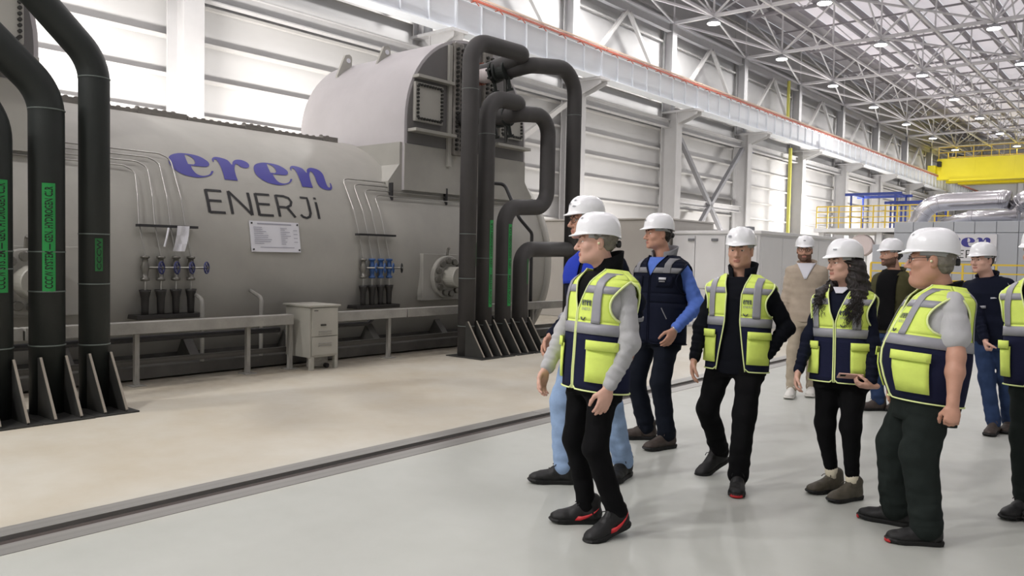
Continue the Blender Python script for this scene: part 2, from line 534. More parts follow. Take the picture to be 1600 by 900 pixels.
for bay, (a, b) in {5: (29.5, 36.5), 10: (65.8, 73.4), 2: (8.6, 15.6), 3: (15.6, 22.6)}.items():
    zc = 3.9; ymid = (a + b) / 2
    if bay in (2, 3):
        if bay == 3:
            bar('wall_brace', (-16.3, a + .4, 2.9), (-16.3, b - .4, 6.7), .16, .16, M_GIRT, wl)
        continue
    for ya, yb, za, zb in ((a + .3, ymid, 6.75, zc), (ymid, b - .3, zc, 6.75), (a + .3, ymid, .9, zc), (ymid, b - .3, zc, .9)):
        bar('wall_brace', (-16.2, ya, za), (-16.2, yb, zb), .17, .17, M_STEEL, wl)
    ibeam('tie_beam', (-16.3, a + .23, zc), (-16.3, b - .23, zc), .2, .3, M_COLUMN, wl, web=(0, 0, 1))

# ================================================================== crane runway
rw = empty('crane_runway', (-15.3, 0, 7.5), 'pale steel crane runway girder on brackets along the left wall with red conductor rail', 'crane runway')
for i, (y0, y1) in enumerate(zip(YC[:-1], YC[1:])):
    ibeam('girder', (-15.35, y0 + .01, 7.95), (-15.35, y1 - .01, 7.95), .46, .9, M_RUNWAY, rw, tw=.02, tf=.035, web=(0, 0, 1))
    boxo('girder_web', (-15.33, y0 + .012, 7.53), (-15.20, y1 - .012, 8.37), M_RUNWAY, rw)
    mb = MB(); n = 7
    for k in range(n + 1):
        y = y0 + (y1 - y0) * (k + .02) / (n + .04)
        mb.box((-15.22, y - .01, 7.54), (-15.14, y + .01, 8.36))
    mb.out('stiffener', M_RUNWAY, rw, kind='stuff')
    boxo('walkway_plate', (-16.1, y0 + .01, 8.4), (-15.05, y1 - .01, 8.43), M_RUNWAY, rw)
    boxo('crane_rail', (-15.42, y0 + .002, 8.43), (-15.34, y1 - .002, 8.52), M_PURLIN, rw)
    boxo('conductor_rail', (-15.02, y0 + .02, 8.36), (-14.97, y1 - .02, 8.42), M_RED, rw)
    boxo('conductor_rail', (-15.02, y0 + .02, 8.45), (-14.97, y1 - .02, 8.50), M_CREAM, rw)
    mb = MB()
    for k in range(7):
        y = y0 + (y1 - y0) * (k + .5) / 7
        mb.box((-15.1, y - .02, 8.34), (-14.93, y + .02, 8.36)); mb.beam((-14.96, y, 8.36), (-14.93, y + .14, 8.25), .02)
    mb.out('conductor_hanger', M_RED, rw, kind='stuff')

# ================================================================== end wall
YE = 86.0
wb = MB().box((-17, YE + .1, 0), (9, YE + .3, 13.2)).out('wall_back', M_PANEL, kind='structure')
xs = [-16.5, -11.5, -6.5, -1.5, 3.5, 8.5]
for x0, x1 in zip(xs[:-1], xs[1:]):
    zz = [0, 1.3, 2.6, 3.9, 5.2, 6.5, 7.8, 9.1, 10.4, 11.7, 13]
    for z0, z1 in zip(zz[:-1], zz[1:]):
        boxo('wall_panel', (x0 + .02, YE + .07, z0 + .01), (x1 - .02, YE + .1, z1 - .01), M_PANEL, wb)
    for z in zz[1:]:
        ibeam('girt', (x0, YE - .05, z), (x1, YE - .05, z), .1, .2, M_GIRT, wb, web=(0, 1, 0))
for x in xs:
    ibeam('column', (x, YE - .3, 0), (x, YE - .3, 11.3), .4, .5, M_COLUMN, wb, web=(0, 1, 0))

# ================================================================== walls behind and right of the observer
MB().box((9, -10, 0), (9.25, 88, 13.6)).out('wall_right', M_UNSEEN, kind='structure')
MB().box((-17, -10.25, 0), (9.25, -10, 13.6)).out('wall_front', M_UNSEEN, kind='structure')
# ================================================================== roof
ce = empty('ceiling', (0, 0, 13), kind='structure')
XN = [-16.3, -14.55, -12.25, -10.25, -8.15, -6.05, -3.95, -1.85, 0.25, 2.35, 4.45, 6.55]
ZB, ZT = 11.1, 13.0
PX = [-16.3 + 1.05 * i for i in range(25)]
for k, (y0, y1) in enumerate(zip(YC[:-1], YC[1:])):
    for i, x in enumerate(PX):
        if y1 > 12: bar('purlin', (x, y0, ZT + .22), (x, y1, ZT + .22), .26, .12, M_PURLIN, ce, up=(1, 0, 0))
for k, (y0, y1) in enumerate(zip(YC[:-1], YC[1:])):
    for i, (x0, x1) in enumerate(zip(PX[:-1], PX[1:])):
        if y1 > 12: boxo('roof_sheet', (x0 + .07, y0 + .01, ZT + .36), (x1 - .07, y1 - .01, ZT + .375), M_PURLIN if i < 2 else M_SHEET, ce)
MB().box((-17, -10, ZT + .36), (9, 12, ZT + .375)).out('roof_sheet', M_SHEET, ce)
for k, y in enumerate(YC):
    if y < 12: continue
    t = bpy.data.objects.new('roof_truss', None); t.empty_display_size = .1
    t.location = (0, y, ZB); WM[t.name] = Matrix.Translation((0, y, ZB)); put(t, ce)
    bar('bottom_chord', (XN[0], y, ZB), (XN[-1], y, ZB), .12, .12, M_TRUSS, t)
    bar('top_chord', (XN[0], y, ZT), (XN[-1], y, ZT), .11, .11, M_PURLIN, t)
    for i, x in enumerate(XN):
        bar('web_member', (x, y, ZB), (x, y, ZT), .06, .06, M_TRUSS, t)
        if i + 1 < len(XN):
            a, b = ((x, y, ZB), (XN[i + 1], y, ZT)) if i % 2 else ((x, y, ZT), (XN[i + 1], y, ZB))
            bar('web_member', a, b, .062, .062, M_TRUSS, t)
boxo('eave_sheet', (-17, 12, ZT + .30), (-16.25, 88, ZT + .36), M_PURLIN, ce)
# lighter trusses halfway between the main ones, their chords higher up
for y0, y1 in zip(YC[3:-1], YC[4:]):
    y = (y0 + y1) / 2
    t = bpy.data.objects.new('light_truss', None); t.empty_display_size = .1
    t.location = (0, y, ZB); WM[t.name] = Matrix.Translation((0, y, ZB)); put(t, ce)
    bar('bottom_chord', (XN[1], y, ZB + .75), (XN[-1], y, ZB + .75), .08, .08, M_PURLIN, t)
    bar('top_chord', (XN[0], y, ZT), (XN[-1], y, ZT), .08, .08, M_PURLIN, t)
    for i in range(1, len(XN) - 1):
        x, xb = XN[i], XN[i + 1]; xm = (x + xb) / 2
        bar('web_member', (x, y, ZB + .75), (xm, y, ZT), .05, .05, M_TRUSS, t)
        bar('web_member', (xm, y, ZT), (xb, y, ZB + .75), .05, .05, M_TRUSS, t)
# longitudinal chords, their own webs and the zigzag along the wall
for i, x in enumerate(XN[1:-1]):
    for y0, y1 in zip(YC[3:-1], YC[4:]):
        ym = (y0 + y1) / 2
        bar('long_chord', (x, y0, ZB), (x, y1, ZB), .095, .095, M_TRUSS, ce)
        if i % 2 == 0:
            bar('long_web', (x, y0, ZB), (x, ym, ZT), .055, .055, M_TRUSS, ce)
            bar('long_web', (x, ym, ZT), (x, y1, ZB), .055, .055, M_TRUSS, ce)
for y0, y1 in zip(YC[3:-1], YC[4:]):
    ym = (y0 + y1) / 2
    bar('eave_chord', (XN[0], y0, ZB), (XN[0], y1, ZB), .08, .08, M_TRUSS, ce)
    bar('plan_brace', (XN[0], y0, ZB), (XN[1], y1, ZB), .08, .08, M_TRUSS, ce)
    bar('plan_brace', (XN[0], y1, ZB), (XN[1], y0, ZB), .065, .065, M_TRUSS, ce)
    for j in (3, 6):
        bar('plan_brace', (XN[j], y0, ZB), (XN[j + 2], y1, ZB), .07, .07, M_TRUSS, ce)
# high bay lamps under the bottom chords
ORD = ['first', 'second', 'third', 'fourth', 'fifth', 'sixth', 'seventh', 'eighth', 'ninth', 'tenth', 'eleventh', 'twelfth']
lamp_mb = MB().lathe([(.05, .2), (.1, .17), (.19, .12), (.25, .04), (.26, .0), (.25, .0)], (0, 0, 0), (0, 0, 1), 16)
lamp_me = None
def lamp_light(power):
    d = bpy.data.lights.new('high_bay_light', 'AREA'); d.shape = 'DISK'; d.size = .7; d.energy = power; d.color = (1, .98, .96)
    return d
L_NEAR, L_LEFT = lamp_light(LAMP_NEAR), lamp_light(LAMP_LEFT)
L_WALL, L_ROW1, L_MID, L_FAR = lamp_light(LAMP_NEAR_WALL), lamp_light(LAMP_ROW1), lamp_light(LAMP_MID), lamp_light(LAMP_FAR)
for rowname, x, ys in (('lamp row nearest the left wall', XN[1], YC[0:13]), ('second lamp row from the left wall', XN[3], YC[0:13]), ('third lamp row from the left wall', XN[5], YC[0:13]), ('fourth lamp row from the left wall', XN[7], YC[1:8])):
    n = 0
    for y in ys:
        vis = y > 28
        if vis:
            e = empty('high_bay_lamp', (x, y, ZB - .3), '%s lamp from the camera in the %s' % (ORD[n], rowname), 'lamp', 'high bay lamps under the roof trusses')
            n += 1
            if lamp_me is None:
                h = lamp_mb.out('lamp_housing', M_LAMPBODY, None, smooth=True); lamp_me = h.data; COL.objects.unlink(h); bpy.data.objects.remove(h)
                g = MB().lathe([(.245, -.02), (.25, .0)], (0, 0, 0), (0, 0, 1), 16).out('lamp_glass', M_LAMP); glass_me = g.data; COL.objects.unlink(g); bpy.data.objects.remove(g)
            data_obj('lamp_housing', lamp_me, Matrix.Translation((x, y, ZB - .3)), e)
            data_obj('lamp_glass', glass_me, Matrix.Translation((x, y, ZB - .3)), e)
            bar('lamp_hanger', (x, y, ZB - .12), (x, y, ZB - .05), .03, .03, M_LAMPBODY, e)
        l = bpy.data.objects.new('high_bay_light', L_LEFT if y < -3 and -12 < x < -5 else L_WALL if x < -14 and y < 12 else L_NEAR if y < 3 else (L_FAR if y > 35 else (L_ROW1 if x < -14 else L_MID))); l.location = (x, y, ZB - .35); COL.objects.link(l)
        if vis: l.parent = e; l.matrix_parent_inverse = WM[e.name].inverted()

# ================================================================== overhead crane
cr = empty('overhead_crane', (-15.3, 71, 8), 'yellow overhead travelling crane girder spanning the far end of the hall', 'crane')
for y in (70.0, 73.2):
    MB().box((-15.1, y, 8.12), (8.6, y + .9, 9.75), .02).out('girder', M_YEL, cr)
    boxo('girder_flange', (-14.2, y - .12, 7.98), (8.6, y + 1.02, 8.12), M_YEL, cr)
    mb = MB()
    for x in np.arange(-12.5, 8, 2.6): mb.box((x, y - .012, 8.14), (x + .03, y, 9.7))
    mb.out('girder_seam', M_YEL, cr)
    for z in (10.2, 10.6): bar('handrail', (-15, y, z), (8.5, y, z), .05, .05, M_RAILYEL, cr)
    for x in np.arange(-15, 8.5, 1.2): bar('handrail_post', (x, y, 9.75), (x, y, 10.6), .05, .05, M_RAILYEL, cr)
MB().box((-15.65, 69.4, 8.53), (-15.1, 74.8, 9.2), .02).out('end_carriage', M_YEL, cr)
for y in (70.2, 73.9):
    MB().lathe([(.22, 0), (.25, .03), (.25, .12), (.22, .15)], (-15.45, y, 8.77), (1, 0, 0), 16).out('wheel', M_DARK, cr)
MB().box((-15.0, 69.4, 9.1), (-14.75, 69.95, 9.5), .03).out('trolley_drive', M_DARK, cr)
# ================================================================== generator
M_GEN = mat('machine_grey_paint', srgb(166, 164, 157), 0.55, noise=0.13, scale=1.1, bump=0.02, bscale=3)
M_GEND = mat('machine_dark_base', srgb(88, 86, 82), 0.6, noise=0.35, scale=3)
M_DOMELIT = mat('dome_lit_grey', srgb(182, 178, 180), 0.5, noise=0.10, scale=1.0)  # dome grey with the light on its bright side put into the colour
M_DOMESHADE = mat('dome_front_shade_grey', srgb(104, 102, 101), 0.5, noise=0.12, scale=1.5)  # same dome, colour darkened for the shade on its front face
M_FLANGE = mat('flange_grey', srgb(128, 124, 118), 0.5, noise=0.35, scale=6)
M_BOLT = mat('bolt_dark', srgb(62, 62, 60), 0.45, metal=0.5)
M_LOGOB = mat('logo_violet_blue', srgb(58, 56, 142), 0.45)
M_LOGOK = mat('logo_black', srgb(30, 30, 32), 0.5)
M_NOTICE = mat('notice_paper', srgb(214, 214, 220), 0.45)
M_PRINT = mat('faint_print', srgb(150, 150, 162), 0.6)
M_TUBE = mat('stainless_tube', srgb(172, 170, 166), 0.3, metal=0.85)
M_BLACKTUBE = mat('dark_tube', srgb(42, 42, 44), 0.5)
M_VALVE = mat('valve_steel', srgb(120, 118, 112), 0.35, metal=0.6)
M_WHEELB = mat('handwheel_navy', srgb(40, 46, 98), 0.4)
M_WHEELC = mat('valve_blue', srgb(52, 86, 138), 0.4)
M_FUNNEL = mat('drain_funnel_black', srgb(44, 42, 40), 0.55)
M_CAB = mat('cabinet_grey', srgb(166, 164, 155), 0.4, noise=0.08, scale=3)
M_TRAY = mat('tray_worn_grey', srgb(152, 150, 144), 0.55, noise=0.28, scale=4)

GX, GZ, GR = -11.2, 1.35, 2.0
G0, G1 = -.2, 12.18
gen = empty('generator', (GX, 6, 0), 'big grey horizontal cylinder generator with blue eren lettering and two domes on top', 'generator')


def gsurf(y, arc, off=0.0):
    """point on the casing: arc = length along the curve above the axis height, off = distance outwards"""
    a = arc / GR
    return (GX + (GR + off) * math.cos(a), y, GZ + (GR + off) * math.sin(a))


def arc_of(z):
    return GR * math.asin((z - GZ) / GR)


v = []; f = []
ang = [math.radians(a) for a in np.arange(-38, 218.1, 4)]
ys = [G0, G0 + .03] + list(np.linspace(G0 + .1, G1 - .1, 14)) + [G1 - .03, G1]
for j, y in enumerate(ys):
    r = GR - (.03 if j in (0, len(ys) - 1) else 0)
    v += [(GX + r * math.cos(a), y, GZ + r * math.sin(a)) for a in ang]
n = len(ang)
for j in range(len(ys) - 1):
    f += [(j * n + i, (j + 1) * n + i, (j + 1) * n + i + 1, j * n + i + 1) for i in range(n - 1)]
for j in (0, len(ys) - 1):
    f.append(tuple(j * n + i for i in range(n))[::(1 if j == 0 else -1)])
cas = mesh_obj('casing', v, f, M_GEN, gen, True)
# raised girth rings and end ring
for y in (8.2, G1 - .22):
    vv = []; ff = []
    for jj, (yy, rr) in enumerate(((y, 0), (y, .035), (y + .16, .035), (y + .16, 0))):
        vv += [(GX + (GR + rr) * math.cos(a), yy, GZ + (GR + rr) * math.sin(a)) for a in ang]
    for jj in range(3):
        ff += [(jj * n + i, (jj + 1) * n + i, (jj + 1) * n + i + 1, jj * n + i + 1) for i in range(n - 1)]
    if y > 9: mesh_obj('girth_ring', vv, ff, M_GEN, gen, True)
MB().box((-12.9, G0 + .1, .02), (-9.55, G1 - .1, .3)).out('base_frame', M_GEND, gen)
for y in np.arange(.6, 12, 1.45):
    MB().prism([(0, 0.02), (.62, 0.02), (.62, .1), (.2, .55), (0, .55)], (-9.75, y, 0), (1, 0, 0), (0, 0, 1), (0, .12, 0)).out('foot', M_GEND, gen)
MB().box((-9.5, G0, .02), (-8.95, G1, .16), .01).out('sole_plate', M_GEND, gen)
# bolted joint along the crest: stepped cover strips with bolt heads
y = -.2; k = 0
while y < 8.2:
    L = random.choice((.5, .7, .9)); h = 0.0 if k % 2 else .03
    boxo('joint_flange', (-11.25, y, 3.25), (-10.72, min(8.3, y + L) - .01, 3.34 + h), M_FLANGE, gen)
    mb = MB()
    for yy in np.arange(y + .06, min(8.3, y + L) - .05, .125):
        if 2.0 < yy: mb.lathe([(.03, 0), (.03, .03), (.02, .038)], (-10.86, yy, 3.34 + h), (0, 0, 1), 6)
    if mb.n: mb.out('joint_bolts', M_FLANGE, gen, kind='stuff')
    y += L; k += 1


def dome(yc):
    R, zs, xf, xb = 1.5, 3.62, -9.45, -12.25
    prof = [(-R, 2.5)] + [(R * math.cos(PI - a), zs + R * math.sin(a)) for a in np.linspace(0, PI, 33)] + [(R, 2.5)]
    vv = []; ff = []; n = len(prof)
    xs_ = (xf, xf - .015, -10.9, -11.0, xb)
    for j, x in enumerate(xs_):
        sh = .05 if j >= 3 else 0.0
        vv += [(x, yc + p[0] * (1 - sh / R), p[1] - (sh if p[1] > 2.6 else 0)) for p in prof]
    for j in range(len(xs_) - 1):
        ff += [(j * n + i, j * n + i + 1, (j + 1) * n + i + 1, (j + 1) * n + i) for i in range(n - 1)]
    ff.append(tuple(range(n))[::-1]); ff.append(tuple((len(xs_) - 1) * n + i for i in range(n)))
    d = mesh_obj('cooler_dome', vv, ff, M_DOMELIT, gen, False)
    me = d.data
    me.polygons.foreach_set('use_smooth', [len(p.vertices) == 4 for p in me.polygons])
    # front face inset behind the rim
    inner = [((R - .05) * math.cos(PI - a), zs + (R - .05) * math.sin(a)) for a in np.linspace(0, PI, 29)]
    MB().prism([(-R + .05, 3.24)] + inner + [(R - .05, 3.24)], (xf, yc, 0), (0, 1, 0), (0, 0, 1), (.012, 0, 0)).out('front_plate', M_DOMESHADE, d)
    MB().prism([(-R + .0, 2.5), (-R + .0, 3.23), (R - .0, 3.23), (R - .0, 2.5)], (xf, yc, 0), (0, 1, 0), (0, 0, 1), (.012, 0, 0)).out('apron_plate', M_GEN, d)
    for s in (-1, 1):
        # shelf ribs above and below the cover plate
        MB().box((xf, yc + s * .52, 4.28), (xf + .14, yc + s * 1.34, 4.33), .006).out('shelf_rib', M_GEN, d)
        MB().box((xf, yc + s * .52, 3.42), (xf + .2, yc + s * 1.44, 3.47), .006).out('shelf_rib', M_GEN, d)
        MB().box((xf, yc + s * .5, 2.95), (xf + .06, yc + s * .58, 4.95), .006).out('edge_rib', M_GEN, d)
        c = MB().box((xf + .01, yc + s * .72, 3.6), (xf + .07, yc + s * 1.34, 4.22), .01).out('cover_plate', M_GEN, d)
        mb = MB()
        for i in range(9):
            t = (i + .5) / 9
            for q in ((.76 + .54 * t, 3.645), (.76 + .54 * t, 4.175), (.765, 3.64 + .54 * t), (1.295, 3.64 + .54 * t)):
                mb.lathe([(.022, 0), (.022, .03)], (xf + .07, yc + s * q[0], q[1]), (1, 0, 0), 6)
        mb.out('cover_bolts', M_BOLT, d, kind='stuff')
        MB().box((xf, yc + s * .26, 3.15), (xf + .09, yc + s * .48, 5.02), .03).out('centre_flange', M_FLANGE, d)
        mb = MB()
        for z in np.arange(3.25, 4.95, .075):
            for yy in (.31, .43):
                mb.lathe([(.026, 0), (.026, .045)], (xf + .09, yc + s * yy, z), (1, 0, 0), 6)
        mb.out('flange_bolts', M_BOLT, d, kind='stuff')
    for x, yy in ((-10.7, -.72), (-11.75, -.72), (-10.7, .72), (-11.75, .72)):
        zt = zs + math.sqrt((R - .05) ** 2 - yy ** 2)
        lug = MB().prism([(0, -.12), (-.01, .17), (.05, .21), (.14, .18), (.32, -.22), (.3, -.34)] if yy < 0 else [(0, -.12), (.01, .17), (-.05, .21), (-.14, .18), (-.32, -.22), (-.3, -.34)],
                         (x, yc + yy + (.0 if yy > 0 else -.0), zt), (0, -1, 0), (0, 0, 1), (-.05, 0, 0)).out('lifting_lug', M_GEN, d)
        MB().lathe([(.042, 0), (.042, .075)], (x + .012, yc + yy - (.075 if yy < 0 else -.075), zt + .09), (-1, 0, 0), 14).out('lug_hole', M_NOTICE, d)
    # saddle that carries the dome on the casing
    MB().prism([(-R - .28, 2.35), (-R - .28, 2.62), (-R - .05, 2.9), (-R - .05, 3.25), (R + .05, 3.25), (R + .05, 2.9), (R + .28, 2.62), (R + .28, 2.35)], (xf - .05, yc, 0), (0, 1, 0), (0, 0, 1), (-2.7, 0, 0)).out('saddle', M_GEN, gen)


dome(10.1); dome(1.85)

# ---- lettering painted on the casing
def paint(words, y0, z0, xs_, m, name):
    a0 = arc_of(z0)
    for vv, ff in words:
        pts = [gsurf(y0 + p[0] * xs_, a0 + p[1], .006) for p in vv]
        mesh_obj(name, pts, [q for q in ff], m, gen)


g, wd = glyph_mesh('eren', .37)
paint(g, 4.865, 2.40, 2.405 / wd, M_LOGOB, 'logo_letter')
g, wd = line_mesh('ENERJI', .318, .105)
paint(g, 5.235, 1.955, 1.70 / wd, M_LOGOK, 'logo_letter')
# ---- white data notice
a0, a1 = arc_of(1.48), arc_of(1.875)
vv = []; ff = []
for off in (.014, .028):
    for k in range(2):
        for y in (5.755, 6.50): vv.append(gsurf(y, (a0, a1)[k], off))
ff = [(0, 1, 3, 2)[::-1], (4, 5, 7, 6), (0, 1, 5, 4), (2, 6, 7, 3), (0, 4, 6, 2), (1, 3, 7, 5)]
nb = mesh_obj('notice_board', vv, ff, M_NOTICE, gen, label='white printed data notice')
mb = MB()
def line(y0, y1, t, th=.008):
    a = a0 + (a1 - a0) * t
    b0 = gsurf(y0, a, .0295); b1 = gsurf(y1, a, .0295); c1 = gsurf(y1, a + th, .0295); c0 = gsurf(y0, a + th, .0295)
    mb.add([b0, b1, c1, c0], [(0, 1, 2, 3)])
line(5.86, 6.38, .9, .014)
for i in range(9):
    t = .78 - .065 * i
    line(5.80, 5.80 + random.uniform(.12, .26), t); line(6.2, 6.2 + random.uniform(.06, .16), t); 
    if i % 2: line(6.4, 6.46, t)
line(5.88, 6.4, .14)
mb.out('print_lines', M_PRINT, nb)
for y in (5.78, 6.475):
    for a in (a0 + .03, a1 - .03):
        MB().lathe([(.012, 0), (.012, .012)], gsurf(y, a, .026), (1, 0, .2), 8).out('screw', M_BOLT, nb)

# ---- round ports with bolted flanges
def port(y):
    MB().box((-9.26, y - .5, .76), (-9.13, y + .55, 1.5), .012).out('port_plate', M_GEN, gen)
    pf = MB().lathe([(.34, 0), (.345, .02), (.345, .07), (.33, .08)], (-9.13, y, 1.13), (1, 0, 0), 32).out('inspection_port', M_GEN, gen)
    MB().lathe([(.17, 0), (.17, .22), (.16, .235), (.0, .24)], (-9.05, y + .02, 1.13), (1, 0, 0), 28).out('port_cap', M_CAB, pf)
    for i in range(12):
        a = 2 * PI * i / 12 + .13
        MB().lathe([(.052, 0), (.052, .045), (.04, .05)], (-9.05, y + .265 * math.cos(a), 1.13 + .265 * math.sin(a)), (1, 0, 0), 10).out('bolt', M_VALVE, pf)
    MB().tube(bend([(-9.1, y, 1.46), (-9.08, y, 1.58), (-9.05, y, 1.6)], .03, 4), .02).out('lifting_eye', M_VALVE, pf)


port(9.24); port(3.1)

# ================================================================== valve racks on the casing
def valve_rack(y0, dy, wheel_m, label, left):
    r = empty('valve_rack', (-9.0, y0, .7), label, 'valve rack')
    # top run heights, from outermost to innermost tube
    for i in range(4):
        yv = y0 + dy * i
        if left:        # tubes come from the left along the casing and turn down
            yk = y0 + .02 + .165 * i; zk = 2.40 + .065 * i
            pts = [gsurf(-.1, arc_of(zk + .05), .05), gsurf(yk - .12, arc_of(zk + .03), .05)]
        else:
            yk = y0 - .07 + .165 * i; zk = 2.56 - .07 * i
            pts = [gsurf(12.0, arc_of(zk - .0), .05), gsurf(yk + .1, arc_of(zk), .05)]
        pts += [gsurf(yk, arc_of(zk) - .03, .05), gsurf(yk + (yv - .05 - yk) * .5, arc_of(2.1), .05), gsurf(yv - .045, arc_of(1.76), .05), gsurf(yv - .04, arc_of(1.7), .05), gsurf(yv, arc_of(1.42), .06), gsurf(yv, arc_of(1.36), .06)]
        MB().tube(bend(pts, [.1, .12, .3, .1, .1, .1], 5), .0095, 8).out('instrument_tube', M_TUBE, r, True)
        # globe valve with handwheel
        x, _, _ = gsurf(yv, 0, .06)
        vb = MB().lathe([(.02, -.16), (.05, -.155), (.05, -.125), (.03, -.12), (.035, -.06), (.052, 0), (.035, .05), (.03, .1), (.05, .105), (.05, .13), (.02, .135)], (x, yv, 1.28), (0, 0, 1), 14).out('valve', M_VALVE if left or i == 0 else M_WHEELC, r, True)
        MB().lathe([(.014, 0), (.014, .17), (.02, .175), (.02, .19)], (x + .01, yv + .02, 1.275), (.78, .62, .02), 8).out('stem', M_VALVE, vb)
        hc = np.array((x + .14, yv + .125, 1.277)); ax = np.array((.78, .62, 0.02)); ax /= np.linalg.norm(ax)
        e1 = np.cross(ax, (0, 0, 1)); e1 /= np.linalg.norm(e1); e2 = np.cross(ax, e1)
        mb = MB().tube([hc + .068 * (math.cos(a) * e1 + math.sin(a) * e2) for a in np.linspace(0, 2 * PI, 25)], .009, 6, False)
        for a in np.arange(0, PI, PI / 3): mb.tube([hc - .065 * (math.cos(a) * e1 + math.sin(a) * e2), hc + .065 * (math.cos(a) * e1 + math.sin(a) * e2)], .006, 5)
        mb.lathe([(.016, -.01), (.016, .015)], hc, ax, 8)
        mb.out('handwheel', wheel_m if left or i < 3 else M_LOGOK, vb)
        MB().tube([(x, yv, 1.13), (x, yv, 1.0)], .012, 8).out('drain_tube', M_TUBE, r)
        MB().lathe([(.038, -.3), (.04, -.22), (.045, -.1), (.06, -.03), (.068, 0), (.06, 0), (.05, -.03)], (x, yv, 1.02), (0, 0, 1), 14).out('drain_funnel', M_FUNNEL, r, True)
    ym = y0 + dy * 1.5
    MB().box((-9.2, ym - .36, 1.745), (-9.12, ym + .36, 1.775)).out('support_bar', M_BLACKTUBE, r)
    MB().box((-9.34, ym - .4, .68), (-9.08, ym + .42, .73), .006).out('drain_tray', M_FUNNEL, r)
    if left:
        vv = []; ff = []
        for k, z in enumerate((1.77, 1.66, 1.56, 1.47)):
            for q, y in enumerate((0, .05, .1, .15)): vv.append((-9.085 + .02 * math.sin(q * 2.1 + k), ym + .08 + y - .02 * k, z))
        for k in range(3):
            for q in range(3): ff.append((k * 4 + q, (k + 1) * 4 + q, (k + 1) * 4 + q + 1, k * 4 + q + 1))
        tagp = mesh_obj('paper_tag', vv, ff, M_NOTICE, r)
        MB().tube(bend([(-9.1, ym - .02, 1.74), (-9.07, ym - .06, 1.62), (-9.08, ym - .08, 1.52)], .05, 4), .012, 6).out('wire_tie', M_NOTICE, r)
    else:
        for yy in (8.35, 9.55):
            MB().box(tuple(q - d for q, d in zip(gsurf(yy, arc_of(2.30), .04), (.02, .012, .0))), tuple(q + d for q, d in zip(gsurf(yy, arc_of(2.56), .05), (.02, .012, .0)))).out('tube_clamp', M_BLACKTUBE, r)


valve_rack(4.352, .185, M_WHEELB, 'four dark blue handwheel valves with drain funnels and a paper tag, left of the lettering', True)
valve_rack(7.555, .165, M_WHEELC, 'four light blue valves with drain funnels between the cabinet and the round port', False)

# ================================================================== low cable tray along the machine
tr_ = empty('cable_tray', (-8.6, 5, 0), 'long worn grey cable tray on posts running low along the generator', 'cable tray')
for y0, y1 in ((-1.5, 2.9), (2.91, 5.98), (6.55, 7.9), (7.91, 10.3), (10.31, 13.0)):
    MB().box((-8.72, y0, .575), (-8.56, y1 - .01, .70), .006).out('tray_section', M_TRAY, tr_)
for y in (1.5, 4.0, 5.35, 5.95, 7.6, 9.2, 10.9, 12.2):
    boxo('post', (-8.68, y, 0), (-8.63, y + .05, .575), M_TRAY, tr_)
    boxo('post_foot', (-8.74, y - .05, 0), (-8.57, y + .1, .012), M_TRAY, tr_)
MB().tube([(-8.78, -1.5, .48), (-8.78, 5.9, .50)], .035, 8).out('conduit', M_BLACKTUBE, tr_)
MB().tube(bend([(-8.78, 6.5, .50), (-8.78, 7.35, .5), (-8.78, 7.45, .58)], .06, 4), .03, 8).out('conduit', M_BLACKTUBE, tr_)
boxo('lower_rail', (-8.9, -1.5, .2), (-8.84, 12.8, .26), M_GEND, tr_)
for y in (4.95, 5.75):
    MB().tube(bend([(-8.95, y, .16), (-8.95, y, .9), (-9.2, y, .98)], .08, 5), .025, 8).out('standpipe', M_TRAY, tr_)
for y, z1 in ((8.3, .95), (8.75, 1.9)):
    pass
MB().tube(bend([(-8.8, 11.05, .1), (-8.8, 11.05, 1.9), (-8.85, 10.75, 2.15), (-9.2, 10.75, 2.75), (-9.3, 10.45, 2.75), (-9.3, 10.45, 2.4)], .1, 5), .03, 8).out('vent_tube', M_BLACKTUBE, tr_, True)

# ================================================================== junction cabinet
cb = empty('junction_cabinet', (-8.6, 6.27, 0), 'grey metal junction cabinet on short legs in front of the cable tray', 'cabinet')
MB().box((-8.86, 6.05, .16), (-8.34, 6.49, .80), .008).out('body', M_CAB, cb)
MB().box((-8.9, 6.03, .80), (-8.31, 6.51, .825), .006).out('lid', M_CAB, cb)
dr = MB().box((-8.34, 6.075, .43), (-8.32, 6.465, .785), .004).out('door', M_CAB, cb)
MB().box((-8.32, 6.2, .56), (-8.31, 6.28, .58)).out('latch', M_BOLT, dr)
MB().box((-8.32, 6.1, .75), (-8.317, 6.16, .76)).out('maker_plate', M_BOLT, dr)
MB().box((-8.335, 6.075, .19), (-8.32, 6.465, .42), .004).out('lower_panel', M_CAB, cb)
for z in (.30, .33, .45, .48): boxo('louvre', (-8.322, 6.17, z), (-8.312, 6.37, z + .012), M_TRAY, cb)
for x in (-8.84, -8.38):
    for y in (6.06, 6.43): boxo('leg', (x, y, 0), (x + .05, y + .05, .17), M_CAB, cb)
boxo('plinth_panel', (-8.5, 6.12, .03), (-8.46, 6.42, .15), M_TRAY, cb)
MB().lathe([(.03, 0), (.03, .05)], (-8.45, 6.37, .035), (1, 0, 0), 12).out('caster', M_DARK, cb)

